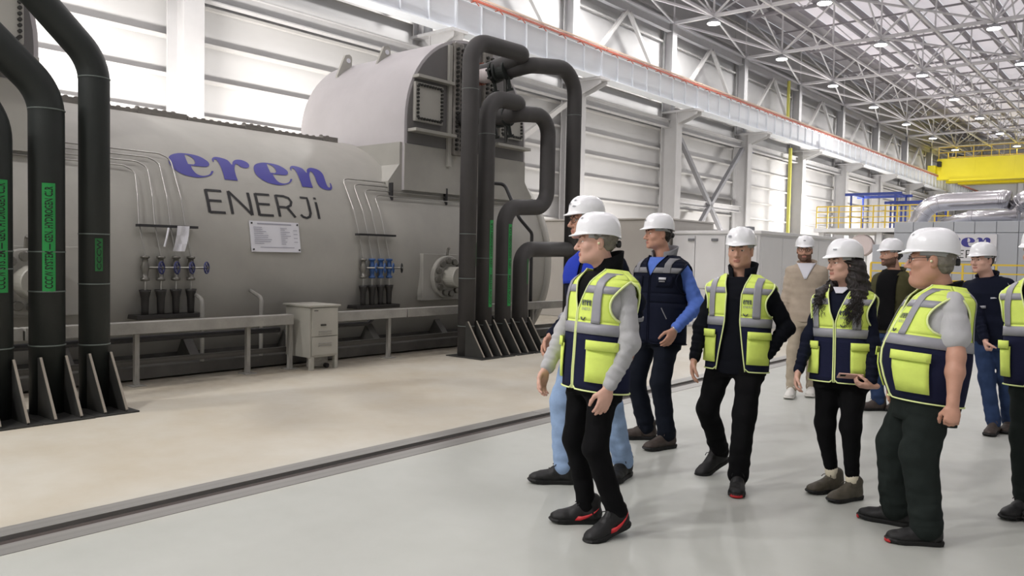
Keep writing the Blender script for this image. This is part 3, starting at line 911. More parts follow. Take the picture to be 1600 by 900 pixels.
# ================================================================== cooling water pipes
M_PIPE = mat('pipe_cladding_black', srgb(28, 33, 31), 0.62, noise=0.2, scale=3, bump=0.05, bscale=30)
M_PIPE2 = mat('pipe_cladding_charcoal', srgb(62, 60, 60), 0.66, noise=0.15, scale=3, bump=0.05, bscale=30)
M_SEAM = mat('pipe_seam', srgb(96, 104, 100), 0.5)
M_TAPE = mat('green_label_tape', srgb(30, 140, 66), 0.55)
M_TAPE2 = mat('green_label_tape_dark', srgb(24, 96, 44), 0.55)
M_TAPEK = mat('label_ink', srgb(14, 24, 16), 0.6)
M_GUSSET = mat('gusset_steel', srgb(52, 52, 50), 0.5, noise=0.2, scale=6)
M_EDGE = mat('worn_edge_steel', srgb(140, 132, 120), 0.5)
M_RUST = mat('rusty_flange', srgb(128, 74, 56), 0.65, noise=0.4, scale=10)
M_WHITEBAND = mat('valve_white_cover', srgb(214, 204, 204), 0.5, noise=0.15, scale=12)


def pipe(name, pts, r, m, label, base=None, seams=(), rad=.25, tape=None, parts=None, group=None):
    p0 = pts[0]
    e = empty('cooling_pipe', (p0[0], p0[1], 0), label, 'pipe', group)
    MB().tube(bend(pts, rad, 9), r, 24).out('pipe_run', m, e, True)
    if base:
        x, y = p0[0], p0[1]
        for s in (-1, 1):
            yy = y + s * r * .72
            MB().prism([(r * .5, .012), (r + .32, .012), (r + .32, .03), (r * .95, .52), (r * .5, .52)], (x, yy - .007, 0), (1, 0, 0), (0, 0, 1), (0, .014, 0)).out('gusset', M_GUSSET, e)
            ed = MB().beam((x + r + .325, yy, .03), (x + r * .97, yy, .525), .02, .01).out('gusset_edge', M_EDGE, e)
        MB().box((x - r - .1, y - r - .06, 0), (x + r + .36, y + r + .06, .014)).out('base_plate', M_GUSSET, e)
    for z in seams:
        MB().lathe([(r + .001, -.006), (r + .005, -.004), (r + .005, .004), (r + .001, .006)], (p0[0], p0[1], z), (0, 0, 1), 24).out('seam_band', M_SEAM, e)
    if tape:
        z0, z1, wdeg, ctr, text, tm = tape
        x, y = p0[0], p0[1]
        rr = r + .004; vv = []; ff = []
        N = 7
        for z in (z0, z1):
            for i in range(N):
                a = math.radians(ctr - wdeg / 2 + wdeg * i / (N - 1)); vv.append((x + rr * math.cos(a), y + rr * math.sin(a), z))
        ff = [(i, i + 1, N + i + 1, N + i) for i in range(N - 1)]
        t = mesh_obj('label_tape', vv, ff, tm, e, True)
        if text:
            v2, f2 = font_mesh(text, .1)
            L = v2[:, 0].max(); sc = (z1 - z0) * .94 / L; hgt = math.radians(wdeg) * rr
            yy = (v2[:, 1] - v2[:, 1].min()); yy = yy / yy.max()
            zz = z0 + (z1 - z0) * .03 + v2[:, 0] * sc
            aa = np.radians(ctr) - (yy - .5) * .62 * np.radians(wdeg)
            P = np.stack([x + (rr + .002) * np.cos(aa), y + (rr + .002) * np.sin(aa), zz], 1)
            mesh_obj('label_text', P, f2, M_TAPEK, t)
    return e


XA = -7.75
pipe('p', [(XA, 3.215, 0), (XA, 3.215, 3.2), (XA, 2.4, 4.0), (XA, .6, 5.7)], .132, M_PIPE, 'black floor to ceiling pipe with a small green label, nearest the blue lettering', 1, (.6, 1.16, 1.62, 3.05), .45, (1.28, 1.58, 28, -6, 'CCCW', M_TAPE2))
pipe('p', [(XA, 2.81, 0), (XA, 2.81, 2.85), (XA, 2.1, 3.5), (XA, .3, 5.1)], .145, M_PIPE, 'black pipe with long green CCCW SYSTEM hydrogen cooler label, second of the left three', 1, (.62, 1.1, 1.45, 2.7), .45, (1.1, 2.05, 40, -14, 'CCCW SYSTEM \u2014 GEN. HYDROGEN CLR', M_TAPE))
pipe('p', [(XA, 2.39, 0), (XA, 2.39, 2.6), (XA, 1.7, 3.2), (XA, .0, 4.7)], .145, M_PIPE, 'black pipe with a bright green label cut by the left picture edge', 1, (.62, 1.3, 1.45), .45, (1.1, 2.05, 46, 4, 'CCCW SYSTEM \u2014 GEN. HYDROGEN CLR', M_TAPE))
XB = -8.05
pA = pipe('p', [(XB, 8.6, 0), (XB, 8.6, 4.62), (XB, 9.88, 4.66), (XB - .8, 9.88, 4.52), (-9.4, 9.88, 4.5)], .126, M_PIPE2, 'tallest charcoal pipe rising to the white banded valve by the dome', 1, (.45, 1.15, 1.8, 3.9), [.34, .2, .2], (1.33, 1.68, 24, 40, '', M_TAPE2))
pB = pipe('p', [(XB, 8.98, 0), (XB, 8.98, 3.86), (XB, 9.8, 3.88), (XB - .7, 9.8, 3.78), (-9.4, 9.8, 3.76)], .126, M_PIPE2, 'charcoal pipe with long green label bending to the lower dome valve', 1, (.45, 1.45, 3.3), [.34, .18, .2], (.72, 2.02, 34, 2, 'CCCW SYSTEM \u2014 GEN. HYDROGEN CLR', M_TAPE))
pC = pipe('p', [(XB, 9.42, 0), (XB, 9.42, 2.24), (XB, 10.48, 2.30), (XB, 10.48, 3.80), (XB, 9.75, 3.72), (XB - .6, 9.72, 3.70)], .126, M_PIPE2, 'charcoal pipe with a double bend and long green label, third of the right group', 1, (.45, 1.2), [.3, .3, .3, .1], (.72, 1.98, 34, 0, 'CCCW SYSTEM \u2014 GEN. HYDROGEN CLR', M_TAPE))
pD = pipe('p', [(XB, 9.84, 0), (XB, 9.84, 1.60), (XB, 11.1, 1.62)], .126, M_PIPE2, 'low charcoal pipe turning sideways at head height, last of the right group', 1, (.45,), .26, (1.05, 1.45, 18, 10, '', M_TAPE2))
pE = pipe('p', [(XB, 11.2, 0), (XB, 11.2, 4.70), (XB, 9.98, 4.52), (XB - .5, 9.96, 4.48)], .126, M_PIPE2, 'tall charcoal pipe behind the men, arching over to the upper valve', 1, (3.9,), [.42, .1])
# valves at the dome, each pair of pipes meets one
def dome_valve(x, y, z, lab, white):
    e = empty('pipe_valve', (x, y, z), lab, 'valve')
    d = (-1, 0, -.02)
    MB().lathe([(.13, -.12), (.17, -.115), (.17, -.08), (.13, -.075), (.14, 0), (.13, .075), (.17, .08), (.17, .115), (.13, .12)], (x, y, z), d, 22).out('valve_body', M_PIPE, e)
    if white:
        MB().lathe([(.13, 0), (.152, .005), (.152, .3), (.13, .305)], (x - .16, y, z), d, 22).out('white_band', M_WHITEBAND, e, True)
        for t in (.13, .44):
            fl_ = MB().lathe([(.13, 0), (.185, .004), (.185, .04), (.13, .044)], (x - t - .02, y, z), d, 22).out('rusty_flange', M_RUST if t > .3 else M_PIPE, e)
            for i in range(8):
                a = 2 * PI * i / 8
                MB().lathe([(.02, -.03), (.02, .075)], (x - t - .02, y + .165 * math.cos(a), z + .165 * math.sin(a)), d, 6).out('flange_bolt', M_RUST if t > .3 else M_BOLT, fl_)
    for t in (.1, -.2):
        MB().lathe([(.03, 0), (.03, .2), (.06, .2), (.06, .24)], (x + t, y, z - .1), (0, .3, -1), 10).out('drain_stub', M_PIPE, e)
    MB().tube([(x + .05, y, z - .1), (x + .05, y + .02, z - .42)], .03, 8).out('lever', M_BOLT, e)


dome_valve(-8.55, 9.9, 4.49, 'white banded valve with rusty flange at the top of the tallest pipe', True)
dome_valve(-8.42, 9.78, 3.72, 'dark valve under the hooked charcoal pipes beside the dome', False)

# ================================================================== white plant behind the generator
M_WBOX = mat('white_enclosure', srgb(230, 230, 231), 0.5, noise=0.04, scale=1)
M_GBOX = mat('grey_enclosure', srgb(176, 172, 166), 0.5, noise=0.06, scale=1)
M_ENC = mat('turbine_enclosure', srgb(176, 180, 188), 0.45, noise=0.04, scale=1)
M_SEAMG = mat('panel_seam', srgb(120, 122, 126), 0.6)
b1 = empty('exciter_housing', (-10.6, 16.6, 0), 'plain warm grey housing behind the generator end, behind the men in front', 'housing')
MB().box((-12.9, 16.05, 0), (-8.96, 18.5, 2.38), .02).out('body', M_GBOX, b1)
MB().box((-12.95, 16.0, 2.38), (-8.93, 18.5, 2.42), .01).out('lid', M_GBOX, b1)
b2 = empty('white_enclosure', (-8, 18, 0), 'white panelled enclosure with square doors behind the man in the open vest', 'enclosure')
MB().box((-8.9, 16.32, 0), (-6.85, 21.0, 2.06)).out('body', M_WBOX, b2)
MB().box((-8.92, 16.27, 2.06), (-6.8, 21.05, 2.13), .01).out('lid', M_WBOX, b2)
for x0, x1 in ((-8.88, -8.32), (-8.32, -7.6), (-7.6, -6.88)):
    d = MB().box((x0 + .012, 16.28, .86), (x1 - .012, 16.32, 2.02), .006).out('door_panel', M_WBOX, b2)
    MB().box((x0 + .4, 16.24, 1.9), (x0 + .55, 16.28, 1.96), .01).out('handle', M_SEAMG, d)
    MB().box((x0 + .012, 16.29, .42), (x1 - .012, 16.32, .84), .006).out('lower_panel', M_WBOX, b2)
    MB().box((x0 + .012, 16.29, .03), (x1 - .012, 16.32, .40), .006).out('lower_panel', M_WBOX, b2)
for y in np.arange(16.4, 20.9, 1.15): MB().box((-6.85, y + .01, .05), (-6.83, y + 1.13, 2.0), .004).out('side_panel', M_WBOX, b2)
MB().box((-8.1, 18.2, 2.13), (-7.9, 18.5, 2.3)).out('lifting_bracket', M_SEAMG, b2)

# ---- second machine
t2 = empty('turbine_enclosure', (-6, 33, 0), 'blue grey panelled turbine enclosure carrying the second eren sign, far right', 'enclosure')
MB().box((-8.45, 30.05, .4), (-3.0, 40, 2.15)).out('body', M_ENC, t2)
MB().box((-7.75, 30.05, 2.1), (-3.0, 40, 2.93)).out('upper_body', M_ENC, t2)
for i, x in enumerate(np.arange(-7.75, -3.0, .62)):
    MB().box((x + .01, 30.0, 2.56), (min(x + .61, -3.0), 30.05, 2.92), .008).out('panel', M_ENC, t2)
    MB().box((x + .01, 30.0, .42), (min(x + .61, -3.0), 30.05, 2.54), .008).out('panel', M_ENC, t2)
MB().box((-8.44, 30.0, .42), (-7.77, 30.05, 2.14), .008).out('panel', M_ENC, t2)
sg = MB().box((-6.6, 29.95, 1.62), (-4.62, 30.0, 2.50), .004).out('sign', M_NOTICE, t2)
def sign_letters(words, x0, z0, sx, m):
    for vv, ff in words:
        mesh_obj('sign_letter', [(x0 + p[0] * sx, 29.945, z0 + p[1]) for p in vv], ff, m, sg)
g, wd = glyph_mesh('eren', .3); sign_letters(g, -6.5, 2.08, 1.75 / wd, M_LOGOB)
g, wd = line_mesh('ENERJI', .25, .11); sign_letters(g, -6.25, 1.72, 1.3 / wd, M_LOGOK)
M_SHINY = mat('aluminium_cladding', srgb(205, 203, 206), 0.22, metal=0.9, bump=0.15, bscale=6)
def duct(name, pts, r, lab, rad=.8):
    e = empty('steam_duct', pts[0], lab, 'duct')
    c = bend(pts, rad, 8)
    MB().tube(c, r, 22).out('duct_run', M_SHINY, e, True)
    for k in range(2, len(c) - 1, 3):
        MB().lathe([(r + .005, -.03), (r + .02, -.02), (r + .02, .02), (r + .005, .03)], c[k], c[k + 1] - c[k - 1], 22).out('band', M_SHINY, e)
duct('d', [(-7.9, 33, 2.6), (-7.4, 33, 3.75), (-5.0, 33, 3.85), (-4.75, 33, 3.8)], .32, 'shiny clad duct arching over the left end of the far enclosure')
duct('d', [(-4.7, 33.4, 2.9), (-4.5, 33.4, 3.6), (-4.2, 33.2, 3.85), (-1.5, 33, 3.95)], .36, 'shiny clad duct running off right above the far enclosure')
duct('d', [(-6.7, 32.2, 2.95), (-5.8, 32.2, 3.2), (-4.4, 32.2, 3.2)], .2, 'lower shiny duct lying on the far enclosure roof', .3)
duct('d', [(-4.2, 31.8, 3.05), (-2.0, 31.8, 3.25)], .26, 'short shiny duct low on the enclosure roof at right', .3)

def railing(x0, x1, y, z0, zt, lab, step=1.0, m=M_RAILYEL, mids=(.5,)):
    e = empty('yellow_railing', (x0, y, z0), lab, 'railing')
    bar('top_rail', (x0, y, zt), (x1, y, zt), .055, .055, m, e)
    for q in mids: bar('mid_rail', (x0, y, z0 + (zt - z0) * q), (x1, y, z0 + (zt - z0) * q), .045, .045, m, e)
    for x in np.arange(x0, x1 + .01, step): bar('post', (x, y, z0), (x, y, zt), .055, .055, m, e)
    return e
railing(-7.9, -2.5, 28.0, 0, 1.5, 'yellow railing standing in front of the far turbine enclosure', .9, mids=(.35, .65, .82))
M_PINKISH = mat('hatch_pale_pink', srgb(214, 200, 198), 0.5)
# platform with blue portal frames
pf = empty('white_platform', (-12.5, 43, 0), 'white raised platform by the left wall, far down the hall', 'platform')
MB().box((-14.6, 41.6, 3.0), (-8.2, 47, 3.2), .01).out('deck', M_WBOX, pf)
for x in (-14.4, -11.6, -8.5):
    for y in (41.8, 46.6): boxo('post', (x, y, 0), (x + .25, y + .25, 3.0), M_WBOX, pf)
MB().box((-11.8, 42.2, 0), (-9.2, 46, 2.9), .02).out('plant_block', M_WBOX, pf)
MB().lathe([(.5, 0), (.55, .05), (.55, .4), (.5, .45)], (-12.3, 42.2, 2.35), (0, -1, 0), 24).out('round_hatch', M_PINKISH, pf)
railing(-14.5, -8.3, 41.7, 3.2, 4.3, 'yellow railing along the edge of the white platform', .55, mids=(.25, .5, .75))
def frame(x0, x1, y0, y1, z, lab):
    e = empty('blue_frame', (x0, y0, 3.2), lab, 'frame')
    for x in (x0, x1):
        for y in (y0, y1): bar('leg', (x, y, 3.2), (x, y, z), .08, .08, M_BLUE, e)
    for y in (y0, y1): bar('cross_beam', (x0 - .3, y, z), (x1 + .3, y, z), .10, .14, M_BLUE, e)
    for x in (x0, x1): bar('side_beam', (x, y0, z), (x, y1, z), .08, .10, M_BLUE, e)
frame(-13.1, -11.0, 42.6, 44.6, 4.95, 'taller blue portal frame on the white platform, nearer the wall')
frame(-11.4, -9.3, 43.4, 45.4, 4.55, 'lower blue portal frame on the white platform, away from the wall')
M_PALEYEL = mat('gas_pipe_yellow', srgb(206, 202, 96), 0.5)
gp = empty('gas_pipe', (-15.9, 41.5, 0), 'yellow vertical pipe running up the left wall', 'pipe')
MB().tube([(-15.95, 41.6, .2), (-15.95, 41.6, 7.4)], .09, 10).out('pipe_run', M_PALEYEL, gp)
MB().tube([(-16.15, 41.6, 8.4), (-16.15, 41.6, 10.9)], .08, 10).out('pipe_run', M_PALEYEL, gp)
# ================================================================== figure modelling: signed distance fields meshed with surface nets
class Field:
    def __init__(s): s.p = []; s.lo = np.full(3, 1e9); s.hi = np.full(3, -1e9)
    def _add(s, fn, lo, hi, k, op):
        lo = np.asarray(lo, float); hi = np.asarray(hi, float)
        s.p.append((fn, lo, hi, k, op))
        if op > 0: s.lo = np.minimum(s.lo, lo); s.hi = np.maximum(s.hi, hi)
        return s
    def cap(s, a, b, ra, rb=None, k=.02, op=1, fold=None, flat=None):
        a = np.asarray(a, float); b = np.asarray(b, float); rb = ra if rb is None else rb
        ba = b - a; L2 = max(float(ba @ ba), 1e-9); ax = ba / math.sqrt(L2)
        e1 = np.cross(ax, (.3, .5, .81)); e1 /= np.linalg.norm(e1)
        def fn(x, y, z):
            px, py, pz = x - a[0], y - a[1], z - a[2]
            t = np.clip((px * ba[0] + py * ba[1] + pz * ba[2]) / L2, 0, 1)
            qx, qy, qz = px - t * ba[0], py - t * ba[1], pz - t * ba[2]
            d2 = qx * qx + qy * qy + qz * qz
            if flat is not None:
                n, fct = flat
                c = qx * n[0] + qy * n[1] + qz * n[2]
                d2 = d2 + c * c * (1 / fct ** 2 - 1)
            r = ra + (rb - ra) * t
            if fold is not None:
                amp, num, ph = fold[:3]
                w = (qx * e1[0] + qy * e1[1] + qz * e1[2]) / max(ra, rb)
                g = np.sin(t * num * 5.2 + ph + 2.4 * w) * np.sin(t * num * 1.9 + 1.3 * ph - 1.6 * w + .8) * .8 + .35 * np.sin(t * num * 9.1 - 2.9 * w + 2 * ph) * np.sin(2.2 * t * num + ph)
                if len(fold) > 3: g = g * (fold[3] + (1 - fold[3]) * t ** 2)
                r = r + amp * g
            return np.sqrt(d2) - r
        m = max(ra, rb) * 1.0 + .012
        return s._add(fn, np.minimum(a, b) - m, np.maximum(a, b) + m, k, op)
    def ell(s, c, r, R=None, k=.02, op=1):
        c = np.asarray(c, float); r = np.asarray(r, float); R = np.eye(3) if R is None else np.asarray(R, float)   # columns = axes
        def fn(x, y, z):
            p = [x - c[0], y - c[1], z - c[2]]
            q = [(p[0] * R[0, i] + p[1] * R[1, i] + p[2] * R[2, i]) / r[i] for i in range(3)]
            k0 = np.sqrt(q[0] ** 2 + q[1] ** 2 + q[2] ** 2)
            k1 = np.sqrt((q[0] / r[0]) ** 2 + (q[1] / r[1]) ** 2 + (q[2] / r[2]) ** 2)
            return k0 * (k0 - 1) / np.maximum(k1, 1e-6)
        e = np.abs(R) @ r
        return s._add(fn, c - e, c + e, k, op)
    def loft(s, T, z0, z1, off=0.0, k=.03, op=1):
        """T: Torso; between local heights z0, z1"""
        def fn(x, y, z):
            p = [x - T.O[0], y - T.O[1], z - T.O[2]]
            l = [p[0] * T.R[0, i] + p[1] * T.R[1, i] + p[2] * T.R[2, i] for i in range(3)]
            sh = l[2].shape; zz = l[2].ravel()
            A = np.interp(zz, T.z, T.a).reshape(sh) + off; B = np.interp(zz, T.z, T.b).reshape(sh) + off; cy = np.interp(zz, T.z, T.c).reshape(sh)
            dd = (np.abs(l[0] / A) ** T.n + np.abs((l[1] - cy) / B) ** T.n) ** (1 / T.n)
            d = (dd - 1) * np.minimum(A, B) * .85
            return np.maximum(d, np.maximum(l[2] - z1, z0 - l[2]))
        pts = [T.O + T.R @ np.array((sx * (T.a.max() + off), sy * (T.b.max() + abs(T.c).max() + off), zz)) for sx in (-1, 1) for sy in (-1, 1) for zz in (z0, z1)]
        return s._add(fn, np.min(pts, 0), np.max(pts, 0), k, op)
    def mesh(s, h, noise=None, cuts=(), pad=.02):
        lo = s.lo - pad; hi = s.hi + pad
        n = np.ceil((hi - lo) / h).astype(int) + 1
        ax = [(lo[i] + h * np.arange(n[i])).astype(np.float32) for i in range(3)]
        v = np.full(n, .2, np.float32)
        for fn, a, b, k, op in s.p:
            m = k + 2 * h + .012
            i0 = np.maximum(((a - m - lo) / h).astype(int), 0); i1 = np.minimum(((b + m - lo) / h).astype(int) + 2, n)
            if np.any(i1 <= i0): continue
            sl = tuple(slice(i0[i], i1[i]) for i in range(3))
            X, Y, Z = np.meshgrid(ax[0][sl[0]], ax[1][sl[1]], ax[2][sl[2]], indexing='ij', sparse=True)
            X, Y, Z = np.broadcast_arrays(X, Y, Z)
            d = fn(X, Y, Z).astype(np.float32); c = v[sl]
            if op > 0:
                hh = np.maximum(k - np.abs(c - d), 0) / k; v[sl] = np.minimum(c, d) - hh * hh * k * .25
            else:
                d = -d; hh = np.maximum(k - np.abs(c - d), 0) / k; v[sl] = np.maximum(c, d) + hh * hh * k * .25
        if noise:
            amp, fr, sd = noise
            X, Y, Z = np.meshgrid(*ax, indexing='ij', sparse=True)
            g = np.random.RandomState(sd)
            for o in range(4):
                w = g.normal(size=3); w *= fr * (1 + o * .55) / np.linalg.norm(w)
                w2 = g.normal(size=3) * fr * .6
                v += (amp / (1 + o * .5)) * np.sin(w[0] * X + w[1] * Y + w[2] * Z + g.uniform(0, 6) + 1.2 * np.sin(w2[0] * X + w2[1] * Y + w2[2] * Z)).astype(np.float32)
        for pt, nn in cuts:     # keep the side the normal points away from
            X, Y, Z = np.meshgrid(*ax, indexing='ij', sparse=True)
            v = np.maximum(v, ((X - pt[0]) * nn[0] + (Y - pt[1]) * nn[1] + (Z - pt[2]) * nn[2]).astype(np.float32))
        return nets(v, lo, h)


def nets(v, lo, h):
    ins = v < 0
    c = np.zeros(tuple(k - 1 for k in v.shape), np.int8)
    for dx in (0, 1):
        for dy in (0, 1):
            for dz in (0, 1):
                c += ins[dx:v.shape[0] - 1 + dx, dy:v.shape[1] - 1 + dy, dz:v.shape[2] - 1 + dz]
    ijk = np.argwhere((c > 0) & (c < 8))
    idx = np.full(c.shape, -1, np.int32)
    idx[tuple(ijk.T)] = np.arange(len(ijk))
    cor = [(a, b, d) for a in (0, 1) for b in (0, 1) for d in (0, 1)]
    val = np.stack([v[ijk[:, 0] + a, ijk[:, 1] + b, ijk[:, 2] + d] for a, b, d in cor], 1)
    acc = np.zeros((len(ijk), 3)); cnt = np.zeros(len(ijk))
    for i in range(8):
        for j in range(i + 1, 8):
            if sum(abs(p - q) for p, q in zip(cor[i], cor[j])) != 1: continue
            m = (val[:, i] < 0) != (val[:, j] < 0)
            t = val[m, i] / (val[m, i] - val[m, j])
            acc[m] += np.array(cor[i]) + t[:, None] * (np.array(cor[j]) - np.array(cor[i])); cnt[m] += 1
    V = lo + h * (ijk + acc / cnt[:, None])
    F = []
    for axis in range(3):
        o = [d for d in range(3) if d != axis]
        sa = [slice(1, -1)] * 3; sb = [slice(1, -1)] * 3
        sa[axis] = slice(0, v.shape[axis] - 1); sb[axis] = slice(1, v.shape[axis])
        A = ins[tuple(sa)]; B = ins[tuple(sb)]
        for flip, M in ((False, A & ~B), (True, ~A & B)):
            e = np.argwhere(M)
            if not len(e): continue
            e = e + [0 if d == axis else 1 for d in range(3)]
            q = []
            for du, dw in ((-1, -1), (0, -1), (0, 0), (-1, 0)):
                k = e.copy(); k[:, o[0]] += du; k[:, o[1]] += dw
                q.append(idx[k[:, 0], k[:, 1], k[:, 2]])
            q = np.stack(q, 1)
            if flip ^ (axis == 1): q = q[:, ::-1]
            F.append(q)
    return V, np.concatenate(F)


def nrm(v): v = np.asarray(v, float); return v / np.linalg.norm(v)


class Torso: pass


def sdf_obj(name, VF, m, parent, base, fm=None, **kw):
    V, F = VF
    return mesh_obj(name, V - base, F, m, parent, True, fm=fm, **kw) if False else _mo(name, V, F, m, parent, base, fm, kw)


def _mo(name, V, F, m, parent, base, fm, kw):
    me = bpy.data.meshes.new(name)
    V = V - base
    me.vertices.add(len(V)); me.vertices.foreach_set('co', V.ravel().astype(np.float32))
    F = np.asarray(F); nl = F.shape[1]
    me.loops.add(F.size); me.loops.foreach_set('vertex_index', F.ravel().astype(np.int32))
    me.polygons.add(len(F)); me.polygons.foreach_set('loop_start', np.arange(0, F.size, nl, dtype=np.int32)); me.polygons.foreach_set('loop_total', np.full(len(F), nl, np.int32))
    for mm in (m if isinstance(m, (list, tuple)) else [m]): me.materials.append(mm)
    if fm is not None: me.polygons.foreach_set('material_index', np.asarray(fm, np.int32))
    me.polygons.foreach_set('use_smooth', np.ones(len(F), bool))
    me.update(); me.validate()
    o = bpy.data.objects.new(name, me); o.location = base; WM[o.name] = Matrix.Translation(base)
    return put(o, parent, **kw)


def shell(name, V, F, m, parent, base, thick=.004, smooth=True):
    o = mesh_obj(name, V, [tuple(q) for q in F], m, parent, smooth, loc=base)
    if thick:
        md = o.modifiers.new('thickness', 'SOLIDIFY'); md.thickness = thick; md.offset = 1
    return o


# ------------------------------------------------------------------ cloth, skin and gear materials
def fabric(name, c, n=.12, b=.10): return mat(name, srgb(*c), .9, noise=n, scale=9, bump=b, bscale=140, spec=.15)
M_SKIN = {k: mat('skin_' + k, srgb(*c), .5, noise=.10, scale=16, spec=.4) for k, c in dict(fair=(214, 170, 152), tan=(198, 150, 128), warm=(204, 158, 136)).items()}
M_LIP = mat('lips', srgb(176, 118, 104), .5)
M_STUB = mat('beard_stubble', srgb(112, 84, 70), .8, noise=.3, scale=60)
M_EYE = mat('eye_white', srgb(222, 214, 206), .2)
M_IRIS = mat('eye_iris', srgb(46, 34, 28), .15)
M_HAIRK = mat('hair_dark', srgb(34, 27, 25), .55, noise=.4, scale=30, stretch=(1, 1, .25), bump=.5, bscale=60)
M_HAIRG = mat('hair_grey', srgb(128, 122, 112), .6, noise=.35, scale=40, bump=.4, bscale=80)
M_HAIRB = mat('hair_brown', srgb(62, 48, 40), .6, noise=.35, scale=40, bump=.4, bscale=80)
M_HELM = mat('helmet_white', srgb(242, 243, 246), .28, spec=.5, coat=.3)
M_HELMG = mat('helmet_print_grey', srgb(150, 152, 158), .4)
M_HARN = mat('helmet_harness', srgb(160, 160, 160), .6)
M_HARNK = mat('helmet_harness_black', srgb(40, 40, 42), .6)
M_LIME = mat('vest_lime', srgb(226, 246, 118), .75, noise=.07, scale=12, bump=.15, bscale=150, spec=.3)
M_LIMEP = mat('vest_piping', srgb(234, 246, 172), .7)
M_NAVY = fabric('vest_navy', (30, 33, 58))
M_BAND = mat('reflective_band', srgb(150, 150, 158), .45, noise=.05, scale=30, spec=.6)
M_INK = mat('vest_print', srgb(40, 46, 84), .7)
M_BLACK = fabric('cloth_black', (13, 13, 15))
M_JACK = fabric('cloth_jacket_black', (15, 17, 24))
M_NAVYC = fabric('cloth_navy', (20, 24, 40))
M_ROYAL = fabric('cloth_royal_blue', (42, 62, 172))
M_GREYK = fabric('knit_grey', (182, 182, 184), .10, .16)
M_BLUES = fabric('shirt_blue', (92, 122, 204))
M_GREYY = fabric('yoke_grey', (134, 134, 138))
M_BEIGE = fabric('knit_beige', (178, 164, 148), .12, .18)
M_KHAKI = fabric('trousers_beige', (176, 164, 146))
M_WHITET = fabric('tee_white', (214, 214, 222), .06)
M_GREYT = fabric('tee_light_grey', (190, 190, 192), .06)
M_OLIVE = fabric('jacket_olive', (72, 70, 46))
M_CHARG = fabric('trousers_dark_green_grey', (34, 40, 38))
M_DNAVY = fabric('trousers_dark_navy', (20, 24, 34))
M_JEANL = fabric('jeans_light_blue', (148, 172, 206), .22)
M_JEAND = fabric('jeans_mid_blue', (46, 62, 94), .25)
M_SHOEK = mat('shoe_black', srgb(11, 11, 12), .6, noise=.2, scale=30, bump=.2)
M_SHOEB = mat('shoe_brown', srgb(62, 52, 46), .65, noise=.25, scale=30, bump=.2)
M_SHOEO = mat('shoe_olive_brown', srgb(74, 68, 56), .65, noise=.25, scale=30, bump=.2)
M_SHOEW = mat('shoe_white', srgb(216, 214, 208), .6)
M_SOLEK = mat('sole_black', srgb(8, 8, 8), .7)
M_SOLER = mat('sole_red', srgb(196, 40, 46), .55)
M_SOLEW = mat('sole_white', srgb(212, 210, 204), .6)
M_SOCK = mat('sock_cream', srgb(206, 198, 176), .9)
M_GLASS = mat('glasses_frame', srgb(30, 28, 28), .4)
M_PHONE = mat('phone_case', srgb(214, 170, 160), .3)
M_SCREEN = mat('phone_screen', srgb(40, 42, 50), .1)
M_STEELW = mat('watch_steel', srgb(170, 170, 172), .3, metal=.8)
M_EARPLUG = mat('earplug', srgb(236, 230, 190), .6)

RINGS = dict(     # local height, half width, half depth, forward shift
    man=[(-.20, .165, .110, -.010), (-.12, .172, .118, -.010), (-.03, .172, .120, -.006), (.08, .160, .112, .0), (.16, .156, .108, .002), (.26, .170, .115, .002), (.35, .184, .120, .0), (.41, .184, .112, -.006), (.45, .160, .10, -.012), (.48, .122, .085, -.018), (.505, .090, .074, -.02), (.53, .070, .066, -.016), (.60, .062, .062, -.008)],
    big=[(-.20, .175, .135, -.005), (-.12, .19, .155, .005), (-.03, .205, .180, .022), (.06, .212, .198, .035), (.14, .212, .196, .036), (.24, .208, .172, .024), (.35, .205, .148, .008), (.41, .196, .130, -.004), (.45, .172, .112, -.012), (.48, .135, .094, -.018), (.505, .100, .082, -.02), (.53, .080, .074, -.016), (.60, .068, .068, -.008)],
    woman=[(-.20, .168, .118, -.012), (-.12, .176, .124, -.012), (-.03, .165, .114, -.006), (.08, .142, .102, .0), (.16, .136, .100, .002), (.26, .150, .114, .010), (.34, .164, .124, .014), (.41, .160, .106, .0), (.45, .138, .092, -.010), (.48, .106, .078, -.016), (.505, .090, .066, -.018), (.53, .060, .058, -.014), (.60, .052, .052, -.008)],
)


def face_dir(pos, deg):
    """horizontal direction: 0 looks at the observer standing at the hall's origin, +90 turns to that observer's left"""
    t = -np.array((pos[0], pos[1], 0.0)); t /= np.linalg.norm(t)
    v = -t; right = np.array((v[1], -v[0], 0)); a = math.radians(deg)
    return math.cos(a) * t - math.sin(a) * right


def frame_of(up, fwd):
    up = nrm(up); fwd = nrm(np.asarray(fwd) - up * np.dot(up, fwd)); right = np.cross(fwd, up)
    return np.stack([right, fwd, up], 1)


def ik(a, b, l1, l2, pole):
    a = np.asarray(a, float); b = np.asarray(b, float)
    d = b - a; L = np.linalg.norm(d)
    if L > (l1 + l2) * .998:
        f = L / ((l1 + l2) * .998); l1 *= f; l2 *= f
    u = d / L; x = (l1 * l1 - l2 * l2 + L * L) / (2 * L); hgt = math.sqrt(max(l1 * l1 - x * x, 0))
    p = np.asarray(pole, float) - u * np.dot(pole, u); p = nrm(p)
    return a + u * x + p * hgt


class Person: pass


